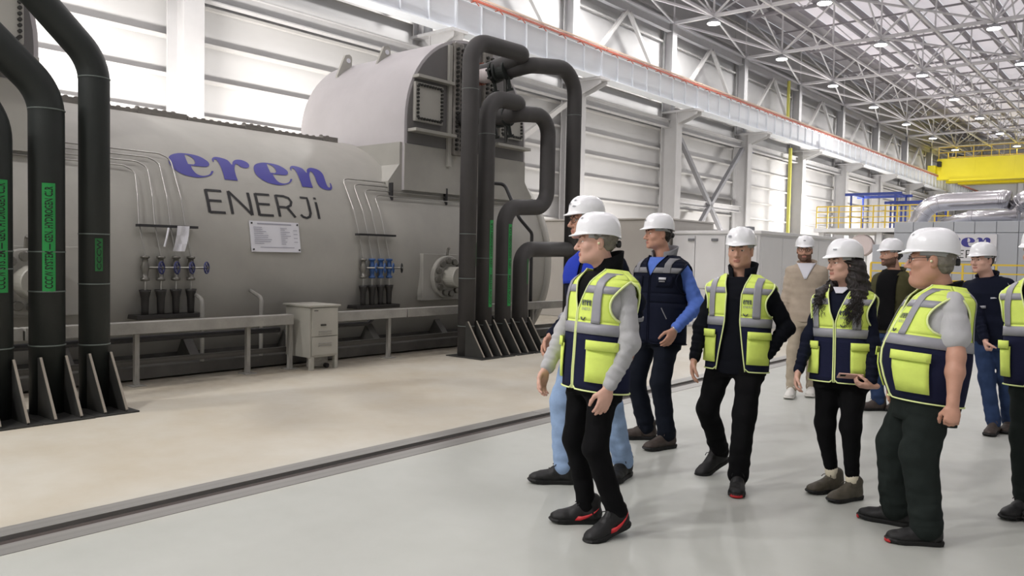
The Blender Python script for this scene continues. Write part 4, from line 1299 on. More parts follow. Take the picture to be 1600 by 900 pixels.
def add_hand(F, wrist, d, n, t, s, curl, spread=.0, thumb=1.0):
    """d: finger direction, n: the way the palm faces, t: thumb side"""
    d = nrm(d); n = nrm(n - d * np.dot(n, d)); t0 = np.cross(n, d); t = t0 if np.dot(t0, t) > 0 else -t0
    R = np.stack([d, t, n], 1)
    F.ell(wrist + d * .045 * s, (.052 * s, .041 * s, .017 * s), R, k=.016)
    F.cap(wrist - d * .03 * s, wrist + d * .03 * s, .026 * s, .024 * s, k=.02, flat=(n, .75))
    for i in range(4):
        b = wrist + d * (.080 - .004 * abs(i - 1.3)) * s + t * (.029 - .0195 * i) * s
        L = (.072, .080, .075, .060)[i] * s; r = (.0092, .0095, .009, .008)[i] * s
        a = 0.0; p = b
        c = curl if np.isscalar(curl) else curl[i]
        for j, (fr, ca) in enumerate(((.44, .75), (.32, 1.0), (.24, .7))):
            a += c * ca
            dd = d * math.cos(a) + n * math.sin(a) + t * (spread * (1.5 - i) * .12)
            q = p + nrm(dd) * L * fr
            F.cap(p, q, r * (1 - .08 * j), r * (1 - .08 * (j + 1)), k=.006 if j else .010); p = q
    b = wrist + d * .022 * s + t * .028 * s
    c0 = float(np.mean(curl))
    d1 = nrm(d * .75 + t * .62 * thumb + n * (.25 + .35 * c0)); m1 = b + d1 * .042 * s
    d2 = nrm(d * .95 + t * .15 * thumb + n * (.25 + .55 * c0)); m2 = m1 + d2 * .034 * s
    d3 = nrm(d * .95 - t * .15 + n * (.35 + .6 * c0)); m3 = m2 + d3 * .027 * s
    F.cap(b, m1, .0145 * s, .012 * s, k=.012); F.cap(m1, m2, .0115 * s, .0105 * s, k=.006); F.cap(m2, m3, .0105 * s, .0085 * s, k=.005)


def add_head(F, H, R, s, female=False, nose=1.0, fat=0.0, neck_to=None):
    def P(x, y, z): return H + R @ (np.array((x, y, z)) * s)
    def E(x, y, z, a, b, c, k=.02, op=1, Rm=None): F.ell(P(x, y, z), np.array((a, b, c)) * s, R if Rm is None else R @ Rm, k=k * s, op=op)
    w = .95 if female else 1.0
    E(0, -.018, .035, .074 * w, .094, .084)
    E(0, .022, -.028, .061 * w + fat * .006, .066, .085, .03)
    E(0, .034, -.082, (.046 + fat * .01) * w, .047, .034, .03)
    for q in (-1, 1):
        E(q * .049 * w, .004, -.068, .020 + fat * .008, .036, .030, .03)
        E(q * .043, .056, -.030, .022, .022, .019, .025)
        E(q * .028, .078, .020, .028, .012, .0085, .014)
    E(0, .074, -.104, .021, .017, .016, .02)
    if fat: E(0, .035, -.125, .05, .05, .03, .04)
    for q in (-1, 1): E(q * .031, .096, -.001, .0185, .014, .011, .012, -1)
    F.cap(P(0, .084, .006), P(0, .103 + .007 * nose, -.038), .0085 * s, .0118 * s * (.9 if female else 1), k=.014 * s)
    for q in (-1, 1):
        E(q * .0125, .094, -.043, .0098, .0115, .0078, .006)
        E(q * .031, .0788, .0066, .019, .0098, .0050, .005)       # upper lid
        E(q * .031, .0780, -.0095, .017, .0085, .004, .006)       # lower lid
        E(q * .0765 * w, -.014, -.010, .0095, .021, .033, .008, Rm=np.array(((.96, .26 * q, 0), (-.26 * q, .96, 0), (0, 0, 1))))
        E(q * .086 * w, -.006, -.008, .006, .011, .019, .006, -1)
    E(0, .085, -.0675, .022, .0115, .0050, .006)
    E(0, .0845, -.0770, .019, .0115, .0058, .006)
    F.cap(P(-.021, .0945, -.0725), P(.021, .0945, -.0725), .0028 * s, k=.003 * s, op=-1)
    nk = (.046 if female else .054) * s + fat * .012
    F.cap(P(0, -.018, -.05), neck_to if neck_to is not None else P(0, -.04, -.2), nk, nk * 1.12, k=.03)


def helmet(par, base, H, R, s, label, vents=0, tilt=0.0, ridge=.006, prints=()):
    if tilt:
        c, q = math.cos(tilt), math.sin(tilt); R = R @ np.array(((1, 0, 0), (0, c, -q), (0, q, c)))
    O = H + R @ np.array((0, -.012, .040)) * s
    A, B, Ht = .101, .124, .118
    N = 72
    ph = np.linspace(0, 2 * PI, N, endpoint=False)          # 0 = front
    fr = np.exp(-(np.minimum(ph, 2 * PI - ph) / .62) ** 2)
    bk = np.exp(-(np.abs(ph - PI) / .8) ** 2)
    sx, cy = np.sin(ph), np.cos(ph)
    def ring(k, z, ext=None, brow=0.0):
        e = 0 if ext is None else ext
        zz = z + (0 if np.isscalar(z) else 0)
        return np.stack([sx * (A * k + e * np.abs(sx)), cy * (B * k) + np.where(ext is None, 0, 1) * e * cy, np.broadcast_to(zz, (N,))], 1)
    lip = .003 + .037 * fr + .002 * bk
    rows = []
    drop = -.013 * fr - .022 * bk
    for t in np.linspace(.96, 0, 9):       # inside of the shell, from the crown down
        k = math.cos(t * PI / 2) ** .72
        rows.append(ring(.95 * k, .010 + (Ht - .012) * math.sin(t * PI / 2)))
    rows.append(ring(.95, .0 + drop))
    rows.append(ring(1.0, drop - .002, lip - .002)); rows.append(ring(1.0, drop + .0005, lip)); rows.append(ring(1.0, drop + .004, lip - .003))
    rows.append(ring(1.0, drop * .6 + .009, lip * .25)); rows.append(ring(1.0, drop * .2 + .016, lip * .03))
    for t in np.linspace(.10, 1.0, 18):
        k = math.cos(t * PI / 2) ** .72 if t < .999 else 0.0
        r = ring(k, .016 + (Ht - .016) * math.sin(t * PI / 2))
        x = r[:, 0]
        up = ridge * np.exp(-(x / .024) ** 4) * min(1, t * 2.2)
        side = .0035 * np.exp(-((np.abs(x) - .062) / .014) ** 4) * (1 if .25 < t < .85 else 0) * (cy < .75)
        r = r + (up + side)[:, None] * np.stack([sx * .4, cy * .4, np.full(N, .95)], 1)
        rows.append(r)
    V = np.concatenate(rows) * s
    V = O + V @ R.T
    F = []
    for j in range(len(rows) - 1):
        for i in range(N):
            k = (i + 1) % N
            F.append((j * N + i, j * N + k, (j + 1) * N + k, (j + 1) * N + i))
    h = mesh_obj('helmet', V, F, M_HELM, par, True, loc=base)
    if label: h['label'] = label
    # head band that shows below the rim, deeper at the nape
    rows = []
    for z0, k in ((.012, .83), (-.022, .85), (-.022, .80), (.012, .78)):
        z = z0 - .030 * bk
        rows.append(np.stack([sx * A * k * .93, cy * B * k * .97 - .004, z], 1))
    V = O + (np.concatenate(rows) * s) @ R.T; F = []
    for j in range(4):
        for i in range(N):
            a, b = j * N, ((j + 1) % 4) * N; k = (i + 1) % N
            if .9 < ph[i] < 2 * PI - .9: F.append((a + i, a + k, b + k, b + i))
    mesh_obj('head_band', V, F, M_HARN, h, True, loc=base)
    kb = O + R @ (np.array((0, -.108, -.052)) * s)
    MB().lathe([(.018 * s, -.006), (.02 * s, 0), (.02 * s, .014), (.016 * s, .018)], kb, R @ np.array((0, -1, 0)), 14).out('ratchet_knob', M_HARNK, h, loc=base)
    for (x, z, w2, h2) in prints:           # small marks printed on the dome
        vv = []
        for dx, dz in ((-w2, -h2), (w2, -h2), (w2, h2), (-w2, h2)):
            X, Z = x + dx, z + dz
            t = math.asin(min(.99, (Z - .016) / (Ht - .016))) ; k = math.cos(t) ** .72
            yy = B * k * math.sqrt(max(0, 1 - (X / (A * k)) ** 2))
            vv.append(O + R @ (np.array((X * 1.02, yy * 1.035 + .001, Z + .002)) * s))
        mesh_obj('helmet_print', vv, [(0, 1, 2, 3)], M_HELMG, h, loc=base)
    return h


def shoe(par, base, ankle, fdir, ground, s, up_m, sole_m, heel=0.0, accent=None, lace=True, wide=1.02, k=1.05):
    """ankle: joint above the heel; heel: pitch in radians with the toe kept down"""
    f = nrm((fdir[0], fdir[1], 0)); u = np.array((0, 0, 1.0))
    R = np.stack([np.cross(f, u), f, u], 1)
    if heel:
        c, q = math.cos(-heel), math.sin(-heel)
        R = R @ np.array(((1, 0, 0), (0, c, -q), (0, q, c)))
    O = np.array((ankle[0], ankle[1], ground))
    if heel:                      # ball of the foot stays where it was
        ball = O + f * .135 * s; O = ball - R @ np.array((0, .135 * s, 0))
    def P(x, y, z): return O + R @ (np.array((x * wide, y, z)) * s * k)
    F = Field()
    F.ell(P(0, -.030, .048), np.array((.040, .050, .046)) * s * k, R, k=.03)
    F.ell(P(0, .06, .042), np.array((.043 * wide, .085, .040)) * s * k, R, k=.03)
    F.ell(P(.0, .135, .034), np.array((.047 * wide, .066, .031)) * s * k, R, k=.03)
    F.cap(P(0, -.02, .06), P(0, -.028, .115), .044 * s * k, .045 * s * k, k=.03)
    F.cap(P(0, .05, .07), P(0, .0, .11), .030 * s * k, .030 * s * k, k=.03)
    VF = F.mesh(.0065, noise=(.0012, 60, 3), cuts=[(P(0, 0, .012), -R[:, 2])])
    o = sdf_obj('shoe', VF, up_m, par, base)
    # sole
    out = []
    for y, w in ((-.082, .012), (-.076, .026), (-.06, .037), (-.03, .042), (.02, .040), (.07, .043), (.12, .051), (.16, .049), (.185, .037), (.199, .020), (.203, .006)):
        out.append((w, y))
    poly = out + [(-w, y) for w, y in out[::-1]]
    V = []; n = len(poly)
    for z, g in ((0, .95), (.004, 1.0), (.018, 1.03), (.026, .99)):
        V += [P(x * g, y * g if y > 0 else y * g, z + (.010 * max(0, (y - .12) / .08) ** 2 if z < .01 else .004 * max(0, (y - .12) / .08))) for x, y in poly]
    Fc = [tuple(range(n)), tuple(3 * n + i for i in range(n))[::-1]]
    for j in range(3): Fc += [(j * n + i, (j + 1) * n + i, (j + 1) * n + (i + 1) % n, j * n + (i + 1) % n) for i in range(n)]
    mesh_obj('sole', V, Fc, M_SOLEK if sole_m is M_SOLER and accent != 'sole' else sole_m, o, False, loc=base)
    if lace:
        mb = MB()
        for i in range(3):
            y = .085 - .03 * i; z = .078 + .016 * i
            mb.tube([P(-.026, y - .012, z - .008), P(0, y, z + .008), P(.026, y - .012, z - .008)], .0035 * s, 5)
        mb.tube([P(0, .03, .118), P(.03, .05, .112), P(.035, .062, .098)], .003 * s, 5); mb.tube([P(0, .03, .118), P(-.03, .045, .116), P(-.04, .06, .1)], .003 * s, 5)
        mb.out('laces', M_SOLEK if up_m is M_SHOEK else up_m, o, True, loc=base)
    if accent == 'stripe':
        for sg in (-1, 1):
            pts = [(.034, .07, .034), (.041, .04, .036), (.043, .0, .05), (.040, -.035, .07), (.036, -.055, .088)]
            wd = [.022, .022, .016, .010, .006]
            V = []; 
            for (x, y, z), w in zip(pts, wd):
                V += [P(sg * (x + .007), y, z - w / 2), P(sg * (x + .005), y - w * .4, z + w / 2)]
            shell('red_stripe', V, [(2 * i, 2 * i + 2, 2 * i + 3, 2 * i + 1) for i in range(4)], M_SOLER, o, base, .003)
    if accent == 'toe':
        V = []
        for z in (.006, .024):
            for a in np.linspace(-.9, .9, 7): V.append(P(.047 * math.sin(a), .158 + .05 * math.cos(a), z))
        shell('red_toe', V, [(i, i + 1, 8 + i, 7 + i) for i in range(6)], M_SOLER, o, base, .004)
    if accent == 'heel':
        V = []
        for z in (.006, .03):
            for a in np.linspace(-1.1, 1.1, 7): V.append(P(.046 * math.sin(a), -.04 - .048 * math.cos(a), z))
        shell('red_heel', V, [(i, i + 1, 8 + i, 7 + i) for i in range(6)], M_SOLER, o, base, .004)
    return o


def make_person(label, pos, Ht, neck, head, aT, aH, feet, wrists, elbows=(None, None), aF=(None, None), build='man', skin='fair', w=1.0,
                top=M_BLACK, sleeve=None, short=False, trousers=M_BLACK, shoes=(M_SHOEK, M_SOLEK), accent=None, heels=(0, 0), hair=None, hairlen=0.0,
                beard=False, brow=M_HAIRK, vest=None, collar=None, inner=None, res=.0055, curl=(.35, .35), knee=(None, None), glasses=False, pitch=0.0,
                tk=(.088, .066, .060), hem=-.13, extras=(), fat=0.0, handdir=(None, None), sock=None, roll=0.0, helm=(), tfold=.006, earplug=False, headk=1.0, palm=(None, None)):
    p = Person()
    s = Ht / 1.76
    base = np.array((pos[0], pos[1], 0.0))
    neck = np.array(neck, float); head = np.array(head, float)
    fT = face_dir(pos, aT); fH = face_dir(pos, aH)
    up = nrm(neck - np.array((pos[0], pos[1], .905 * s)) if True else 0)
    T = Torso(); T.R = frame_of(up, fT); T.O = neck - T.R[:, 2] * .515 * s
    rg = np.array(RINGS[build]); T.z = rg[:, 0] * s; T.a = rg[:, 1] * s * w; T.b = rg[:, 2] * s * w; T.c = rg[:, 3] * s; T.n = 2.35
    p.T = T; p.s = s; p.base = base
    def L(x, y, z): return T.O + T.R @ (np.array((x, y, z)) * s)
    rx = T.R[:, 0]; fw = T.R[:, 1]; upv = T.R[:, 2]
    aw = float(np.interp(.42, rg[:, 0], rg[:, 1])) * w
    # joints; index 0 = the person's left (-x), 1 = right (+x)
    sh = [L(q * (aw - .020), -.014, .418) for q in (-1, 1)]
    hips = [L(q * .088 * w, 0, -.03) for q in (-1, 1)]
    ank = []; kn = []; fd = []
    for i in (0, 1):
        g = np.array((feet[i][0], feet[i][1], 0)); lift = .09 * s + (heels[i] * .12 * s if heels[i] else 0)
        d = face_dir(pos, aF[i] if aF[i] is not None else aT); fd.append(d)
        a = g + np.array((0, 0, lift))
        if heels[i]: a = a + d * .03 * heels[i]
        ank.append(a)
        pole = d * .9 + fw * .3 if knee[i] is None else np.asarray(knee[i], float)
        kn.append(ik(hips[i], a, .405 * s, .395 * s, pole))
    el = []; wr = []; 
    for i in (0, 1):
        q = (-1, 1)[i]
        wv = np.array(wrists[i], float)
        pole = -fw * .8 + rx * q * .45 if elbows[i] is None else np.array(elbows[i], float) - (sh[i] + wv) / 2
        ua, fa = .285 * s, .250 * s
        Ld = np.linalg.norm(wv - sh[i])
        if Ld > (ua + fa) * 1.04: wv = sh[i] + (wv - sh[i]) / Ld * (ua + fa) * 1.04
        el.append(ik(sh[i], wv, ua, fa, pole)); wr.append(wv)
    # ---------------- body: one continuous skin from the head to the hips with arms and hands
    RH = frame_of((0, 0, 1), fH)
    if pitch or roll:
        c, q = math.cos(pitch), math.sin(pitch); c2, q2 = math.cos(roll), math.sin(roll)
        RH = RH @ np.array(((1, 0, 0), (0, c, -q), (0, q, c))) @ np.array(((c2, 0, q2), (0, 1, 0), (-q2, 0, c2)))
    F = Field()
    hs = s ** .3 * headk
    add_head(F, head, RH, hs, build == 'woman', fat=fat, neck_to=L(0, -.025, .47))
    F.loft(T, -.1 * s, .47 * s, off=-.022 * s, k=.03)
    arm_r = (.050, .041, .034, .027)
    for i in (0, 1):
        q = (-1, 1)[i]
        thin = 0 if short else .008
        bk = 1.12 if build == 'big' else (.86 if build == 'woman' else 1.0)
        F.cap(sh[i], el[i], (arm_r[0] - thin) * s * bk, (arm_r[1] - thin) * s * bk, k=.03)
        F.cap(el[i], el[i] + (wr[i] - el[i]) * .35, (arm_r[1] - thin) * s * bk, (arm_r[1] - thin + .002) * s * bk, k=.02)
        F.cap(el[i] + (wr[i] - el[i]) * .35, wr[i], (arm_r[1] - thin) * s * bk, arm_r[3] * s * (.85 if build == 'woman' else 1), k=.02)
        fore = nrm(wr[i] - el[i])
        d = nrm(fore * .7 + np.array((0, 0, -.45))) if handdir[i] is None else nrm(handdir[i])
        n = -rx * q + fw * -.25 if palm[i] is None else np.array(palm[i], float)
        add_hand(F, wr[i] + fore * .02 * s, d, n, fw, s * (.9 if build == 'woman' else 1.0), curl[i])
    V, Q = F.mesh(res)
    cen = V[Q].mean(1)
    loc = (cen - head) @ RH / hs
    fm = np.zeros(len(Q), int)
    fm[(np.abs(loc[:, 0]) < .0215) & (loc[:, 1] > .080) & (loc[:, 2] > -.082) & (loc[:, 2] < -.064)] = 1
    if beard:
        bz = -.045 - .03 * np.clip((loc[:, 1] - .0) / .09, -1, 1) + .02
        m = (loc[:, 2] < bz) & (loc[:, 2] > -.135) & (loc[:, 1] > -.02) & (fm == 0) & (np.abs(loc[:, 0]) < .09)
        m |= (loc[:, 2] < -.050) & (loc[:, 2] > -.063) & (np.abs(loc[:, 0]) < .03) & (loc[:, 1] > .07)
        fm[m] = 2
    me_obj = sdf_obj('person', (V, Q), [M_SKIN[skin], M_LIP, M_STUB], None, base, fm, label=label, cat='person')
    p.o = me_obj
    # eyes and brows
    for q in (-1, 1):
        c = head + RH @ (np.array((q * .031, .0722, -.001)) * hs)
        mb = MB(); ax = RH @ np.array((0, 1, 0))
        prof = [(.0125 * hs * math.cos(a), .0125 * hs * math.sin(a)) for a in np.linspace(-.6, PI / 2 - .02, 9)]
        mb.lathe(prof, c, ax, 14)
        e = mb.out('eye', [M_EYE, M_IRIS], me_obj, True, loc=base)
        zc = np.array([np.dot(np.array(f.center) + base - c, ax) for f in e.data.polygons])
        e.data.polygons.foreach_set('material_index', (zc > .0098 * hs).astype(np.int32))
        pts = [head + RH @ (np.array((q * x, y, z)) * hs) for x, y, z in ((.013, .0880, .0205), (.024, .0895, .0225), (.036, .085, .0220), (.047, .075, .0165))]
        MB().tube(pts, [.0028 * hs, .0042 * hs, .0038 * hs, .002 * hs], 7).out('eyebrow', brow, me_obj, True, loc=base)
        if earplug:
            MB().lathe([(.004, 0), (.007, .004), (.007, .012), (.004, .016)], head + RH @ (np.array((q * .080, -.004, -.010)) * hs), RH @ np.array((q, .1, 0)), 10).out('earplug', M_EARPLUG, me_obj, True, loc=base)
    if glasses:
        mb = MB()
        for q in (-1, 1):
            c = np.array((q * .033, .098, -.003))
            mb.tube([head + RH @ ((c + np.array((.025 * math.cos(a), -.012 * abs(math.cos(a)) * (1 if math.cos(a) * q > 0 else .2), .019 * math.sin(a)))) * hs) for a in np.linspace(0, 2 * PI, 21)], .002, 6, False)
            mb.tube([head + RH @ (np.array(v) * hs) for v in ((q * .057, .09, .004), (q * .074, .05, .006), (q * .08, -.01, .008))], .0022, 6)
        mb.tube([head + RH @ (np.array(v) * hs) for v in ((-.010, .099, .002), (0, .103, .004), (.010, .099, .002))], .002, 6)
        mb.out('glasses', M_GLASS, me_obj, True, loc=base)
    # ---------------- hair
    if hair is not None and build != 'woman':
        G = Field()
        G.ell(head + RH @ (np.array((0, -.024, .028)) * hs), np.array((.0790, .0985, .088)) * hs, RH, k=.01)
        G.ell(head + RH @ (np.array((0, -.050, -.025)) * hs), np.array((.058 + hairlen, .055 + hairlen, .050 + hairlen * 2)) * hs, RH, k=.03)
        fwd = RH[:, 1]; upH = RH[:, 2]
        G.ell(head + RH @ (np.array((0, .075, -.02)) * hs), np.array((.12, .075, .085)) * hs, RH, k=.008, op=-1)
        for q in (-1, 1):
            G.ell(head + RH @ (np.array((q * .085, -.008, -.018)) * hs), np.array((.030, .026, .036)) * hs, RH, k=.008, op=-1)
        sdf_obj('hair', G.mesh(.006, noise=(.0022, 90, 5)), hair, me_obj, base)
    # ---------------- trousers
    G = Field()
    G.loft(T, -.17 * s, (hem + .10) * s, off=-.006 * s, k=.03)
    for i in (0, 1):
        dn = nrm(ank[i] - kn[i]); cuff = ank[i] + dn * (-.012 if sock is None else -.09) * s
        rh, rk, ra = [r * s * w for r in tk]
        G.cap(hips[i] + upv * -.02 * s, kn[i], rh, rk, k=.05, fold=(tfold * .8, 3.2, i * 2.0 + s * 9))
        G.cap(kn[i], cuff, rk, ra, k=.03, fold=(tfold, 4.6, 1.3 + i + s * 5, .35))
    VF = G.mesh(res * 1.25, noise=(.0022, 22, 11))
    V, Q = VF
    sdf_obj('trousers', VF, trousers, me_obj, base)
    if sock is not None:
        for i in (0, 1):
            MB().tube([ank[i] + np.array((0, 0, -.03 * s)), ank[i] + nrm(kn[i] - ank[i]) * .1 * s], [.042 * s, .042 * s], 14).out('sock', sock, me_obj, True, loc=base)
    # ---------------- upper garment with sleeves
    G = Field(); slm = sleeve
    G.loft(T, hem * s, .50 * s, off=.013 * s, k=.03)
    SL = [Field(), Field()] if sleeve is not None else [G, G]
    bk = 1.15 if build == 'big' else (.86 if build == 'woman' else 1.0)
    for i in (0, 1):
        S2 = SL[i]
        if sleeve is not None and vest is None:
            pass
        if short:
            mid = sh[i] + (el[i] - sh[i]) * .62
            S2.cap(sh[i], mid, .062 * s * bk, .067 * s * bk, k=.03, fold=(.003, 2.0, i))
        else:
            S2.cap(sh[i], el[i], .060 * s * bk, .054 * s * bk, k=.03, fold=(.0045, 3.4, i * 2.2 + s * 7))
            S2.cap(el[i], wr[i] - nrm(wr[i] - el[i]) * .012 * s, .054 * s * bk, .040 * s * bk, k=.025, fold=(.0050, 5.2, .7 + i + s * 3))
    cuts = []
    VF = G.mesh(res * 1.1, noise=(.0020, 26, 5))
    sdf_obj('jacket' if not short else 'shirt', VF, top, me_obj, base)
    if sleeve is not None:
        for q, pr in enumerate(SL): sdf_obj('shirt_sleeve', pr.mesh(res * 1.1, noise=(.0018, 30, 8)), sleeve, me_obj, base)
    # parametric cloth on the torso
    VR = rg.copy()
    tz = VR[:, 0] * s
    drape_a = np.where(VR[:, 0] < .30, np.maximum(VR[:, 1], (.172 if build != 'woman' else .158)), VR[:, 1]) * s * w
    drape_b = np.where(VR[:, 0] < .30, np.maximum(VR[:, 2], .118 if build != 'woman' else .116), VR[:, 2]) * s * w
    if vest is not None:
        drape_a = np.maximum(drape_a, np.interp(VR[:, 0], [.30, .36, .41, .45, .48, .505, .53], [0, .186, .192, .184, .150, .100, .07]) * s * w * (aw / .184))
        drape_b = drape_b + np.interp(VR[:, 0], [.38, .45, .5], [0, .012, 0]) * s
    def surf(phi, z, off):
        z = np.asarray(z, float) * s; phi = np.asarray(phi, float)
        A = np.interp(z, tz, drape_a) + off * s; B = np.interp(z, tz, drape_b) + off * s; cy = np.interp(z, tz, VR[:, 3] * s)
        r = (np.abs(np.sin(phi) / A) ** T.n + np.abs(np.cos(phi) / B) ** T.n) ** (-1 / T.n)
        r = r * (1 + .006 * np.sin(7 * phi + 9 * z / s) + .006 * np.sin(3 * phi - 21 * z / s))
        Pl = np.stack([r * np.sin(phi), cy + r * np.cos(phi), z], -1)
        return T.O + Pl @ T.R.T
    def phi_x(x, z, off=.0):
        A = np.interp(np.asarray(z) * s, tz, drape_a) + off * s; B = np.interp(np.asarray(z) * s, tz, drape_b) + off * s
        u = np.clip(np.abs(np.asarray(x)) * s / A, 0, .995)
        y = B * (1 - u ** T.n) ** (1 / T.n)
        return np.arctan2(np.asarray(x) * s, y)
    def patch(name, m, zs, f0, f1, off, par=me_obj, n=10, thick=.004, emit=True):
        zs = np.asarray(zs, float); V = []; 
        for z in zs:
            a = f0(z) if callable(f0) else f0; b = f1(z) if callable(f1) else f1
            V.append(surf(np.linspace(a, b, n), np.full(n, z), off))
        V = np.concatenate(V); Fq = []
        for j in range(len(zs) - 1): Fq += [(j * n + i, j * n + i + 1, (j + 1) * n + i + 1, (j + 1) * n + i)[::-1] for i in range(n - 1)]
        if not emit: return V, Fq
        return shell(name, V, Fq, m, par, base, thick * s)
    p.patch = patch; p.surf = surf; p.phi_x = phi_x; p.sh = sh; p.el = el; p.wr = wr; p.kn = kn; p.head = head; p.RH = RH; p.hs = hs; p.L = L
    def joined(name, m, lst, par=me_obj, thick=.004):
        V = []; Fq = []; n0 = 0
        for v, f in lst:
            V.append(v); Fq += [tuple(i + n0 for i in q) for q in f]; n0 += len(v)
        return shell(name, np.concatenate(V), Fq, m, par, base, thick * s)
    def edge(name, m, pts, r=.005, par=me_obj):
        return MB().tube(np.array(pts), r * s, 6).out(name, m, par, True, loc=base)
    # ---------------- collar round the neck
    if collar is not None:
        cm, gap, flare, h0, h1 = collar
        rows = []; n = 26; ph = np.linspace(gap, 2 * PI - gap, n)
        for z, r in ((h0, .074 + flare * .3), ((h0 + h1) / 2, .070 + flare * .5), (h1, .069 + flare)):
            tilt = -.035 * np.cos(ph) * 1.0
            rows.append(np.stack([r * np.sin(ph) * s, (-.016 + r * 1.05 * np.cos(ph)) * s, (z + tilt) * s], 1))
        V = T.O + np.concatenate(rows) @ T.R.T
        shell('collar', V, [(j * n + i, (j + 1) * n + i, (j + 1) * n + i + 1, j * n + i + 1) for j in range(2) for i in range(n - 1)], cm, me_obj, base, .008 * s)
    if inner is not None:      # shirt that shows in the open front
        im, zb, wtop, wbot = inner[:4]
        zs = np.linspace(zb, .505, 9)
        patch('undershirt', im, zs, lambda z: -phi_x(wbot + (wtop - wbot) * (z - zb) / (.505 - zb), z), lambda z: phi_x(wbot + (wtop - wbot) * (z - zb) / (.505 - zb), z), inner[4] if len(inner) > 4 else .0175, thick=.003)
    # ---------------- high visibility vest
    if vest is not None:
        o0 = .028; zh, zb0, zb1, zam, zat, zt = -.135, .165, .225, .235, .462, .520
        open_w = vest.get('open', lambda z: .006); vb = vest.get('v', .30)
        def xn(z):           # front edge: zip line below, V neck above
            return max(open_w(z), .006 + max(0, (z - vb) / (.52 - vb)) ** .9 * .075)
        def f_in(z): return float(phi_x(xn(z), z, o0))
        def f_arm(z):
            t = np.clip((z - zam) / (zat - zam), 0, 1)
            return math.radians(90 - 26 * math.sin(PI * t ** .8) ** .7) if 0 < t < 1 else PI / 2
        def f_armb(z): return PI - f_arm(z) * .98 if f_arm(z) < PI / 2 else PI / 2
        up_z = np.linspace(zam, zat, 12); sh_z = np.linspace(zat, zt, 6); mid_z = np.linspace(zb0, zam, 4); low_z = np.linspace(zh, zb0, 9)
        lst = []
        for q in (-1, 1):
            lst.append(patch('', None, mid_z, lambda z: q * f_in(z), lambda z: q * PI, o0, n=34, emit=False))
            lst.append(patch('', None, up_z, lambda z: q * f_in(z), lambda z: q * f_arm(z), o0, n=14, emit=False))
            lst.append(patch('', None, up_z, lambda z: q * f_armb(z), lambda z: q * PI, o0, n=14, emit=False))
            lst.append(patch('', None, sh_z, lambda z: q * f_in(z), lambda z: q * PI / 2, o0, n=12, emit=False))
            lst.append(patch('', None, sh_z, lambda z: q * PI / 2, lambda z: q * PI, o0, n=12, emit=False))
            for k in range(len(lst) - 5, len(lst)):
                if q < 0: lst[k] = (lst[k][0], [f[::-1] for f in lst[k][1]])
        wm = vest.get('warmer'); vo = joined('body_warmer' if wm else 'vest', M_NAVYC if wm else M_LIME, lst); p.vest = vo
        def both(name, m, zs, f0, f1, off, n=10, thick=.003):
            l = []
            for q in (-1, 1):
                v, f = patch('', None, zs, lambda z: q * (f0(z) if callable(f0) else f0), lambda z: q * (f1(z) if callable(f1) else f1), off, n=n, emit=False)
                l.append((v, f if q > 0 else [k[::-1] for k in f]))
            for a in l: joined(name, m, [a], vo, thick)
        both('lower_panel', M_NAVYC if wm else M_NAVY, low_z, f_in, PI, o0, 34, .004)
        if not wm: both('reflective_band', M_BAND, np.linspace(zb0, zb1, 3), f_in, PI, o0 + .005, 34)
        xa, xb = (.104, .150) if open_w(.315) < .03 else (.122, .166)
        for zz in (np.linspace(zb1 if not wm else .385, .497, 16),):
            both('reflective_band' if not wm else 'shoulder_stripe', M_GREYY if wm else M_BAND, zz, lambda z: min(float(phi_x(xa, z, o0)), f_arm(z) - .02), lambda z: min(float(phi_x(xb, z, o0)), f_arm(z)), o0 + .009, 7)
            both('reflective_band' if not wm else 'shoulder_stripe', M_GREYY if wm else M_BAND, zz, lambda z: PI - min(float(phi_x(xa, z, o0)), PI - f_armb(z) - .02), lambda z: PI - min(float(phi_x(xb, z, o0)), PI - f_armb(z)), o0 + .009, 7)
        both('reflective_band' if not wm else 'yoke', M_GREYY if wm else M_BAND, np.linspace(.385, .425, 3), f_in, f_arm, o0 + .0065, 12)
        # pockets
        pk = vest.get('pockets', (35, 80))
        if not wm: both('pocket', M_LIME, np.linspace(-.085, .10, 4), math.radians(pk[0]), math.radians(pk[1]), o0 + .012, 8, .008)
        if not wm: both('pocket_flap', M_LIME, np.linspace(.085, .135, 3), math.radians(pk[0] - 1), math.radians(pk[1] + 1), o0 + .024, 8, .006)
        # piping: front edges, hem, armholes
        for q in (-1, 1):
            M_PI = M_NAVYC if wm else M_LIMEP
            zz = np.concatenate([low_z, mid_z[1:], up_z[1:], sh_z[1:]])
            pts = [surf(q * f_in(z), z, o0 + .006) for z in zz]
            cor = [surf(q * (f_in(zh) + t), zh + .012 * (1 - t / .15) ** 2 * 2, o0 + .006) for t in np.linspace(.15, .02, 4)]
            hemp = [surf(q * a, zh, o0 + .006) for a in np.linspace(PI, f_in(zh) + .18, 26)]
            edge('piping', M_PI, hemp + cor + pts, .0048, vo)
            arm = [surf(q * f_arm(z), z, o0 + .008) for z in up_z] + [surf(q * PI / 2, z, o0 + .008) for z in (zat,)] + [surf(q * f_armb(z), z, o0 + .008) for z in up_z[::-1]]
            edge('arm_piping', M_PI, arm + [arm[0]], .0062, vo)
        # printing on the left chest
        def ink(words, x0, z0, sx, m, name, wtot):
            for vv, ff in words:
                xx = x0 + vv[:, 0] * sx; zz = z0 + vv[:, 1]
                P = np.array([surf(float(phi_x(a, b, o0)), b, o0 + .008) for a, b in zip(xx, zz)])
                mesh_obj(name, P, ff, m, vo, loc=base)
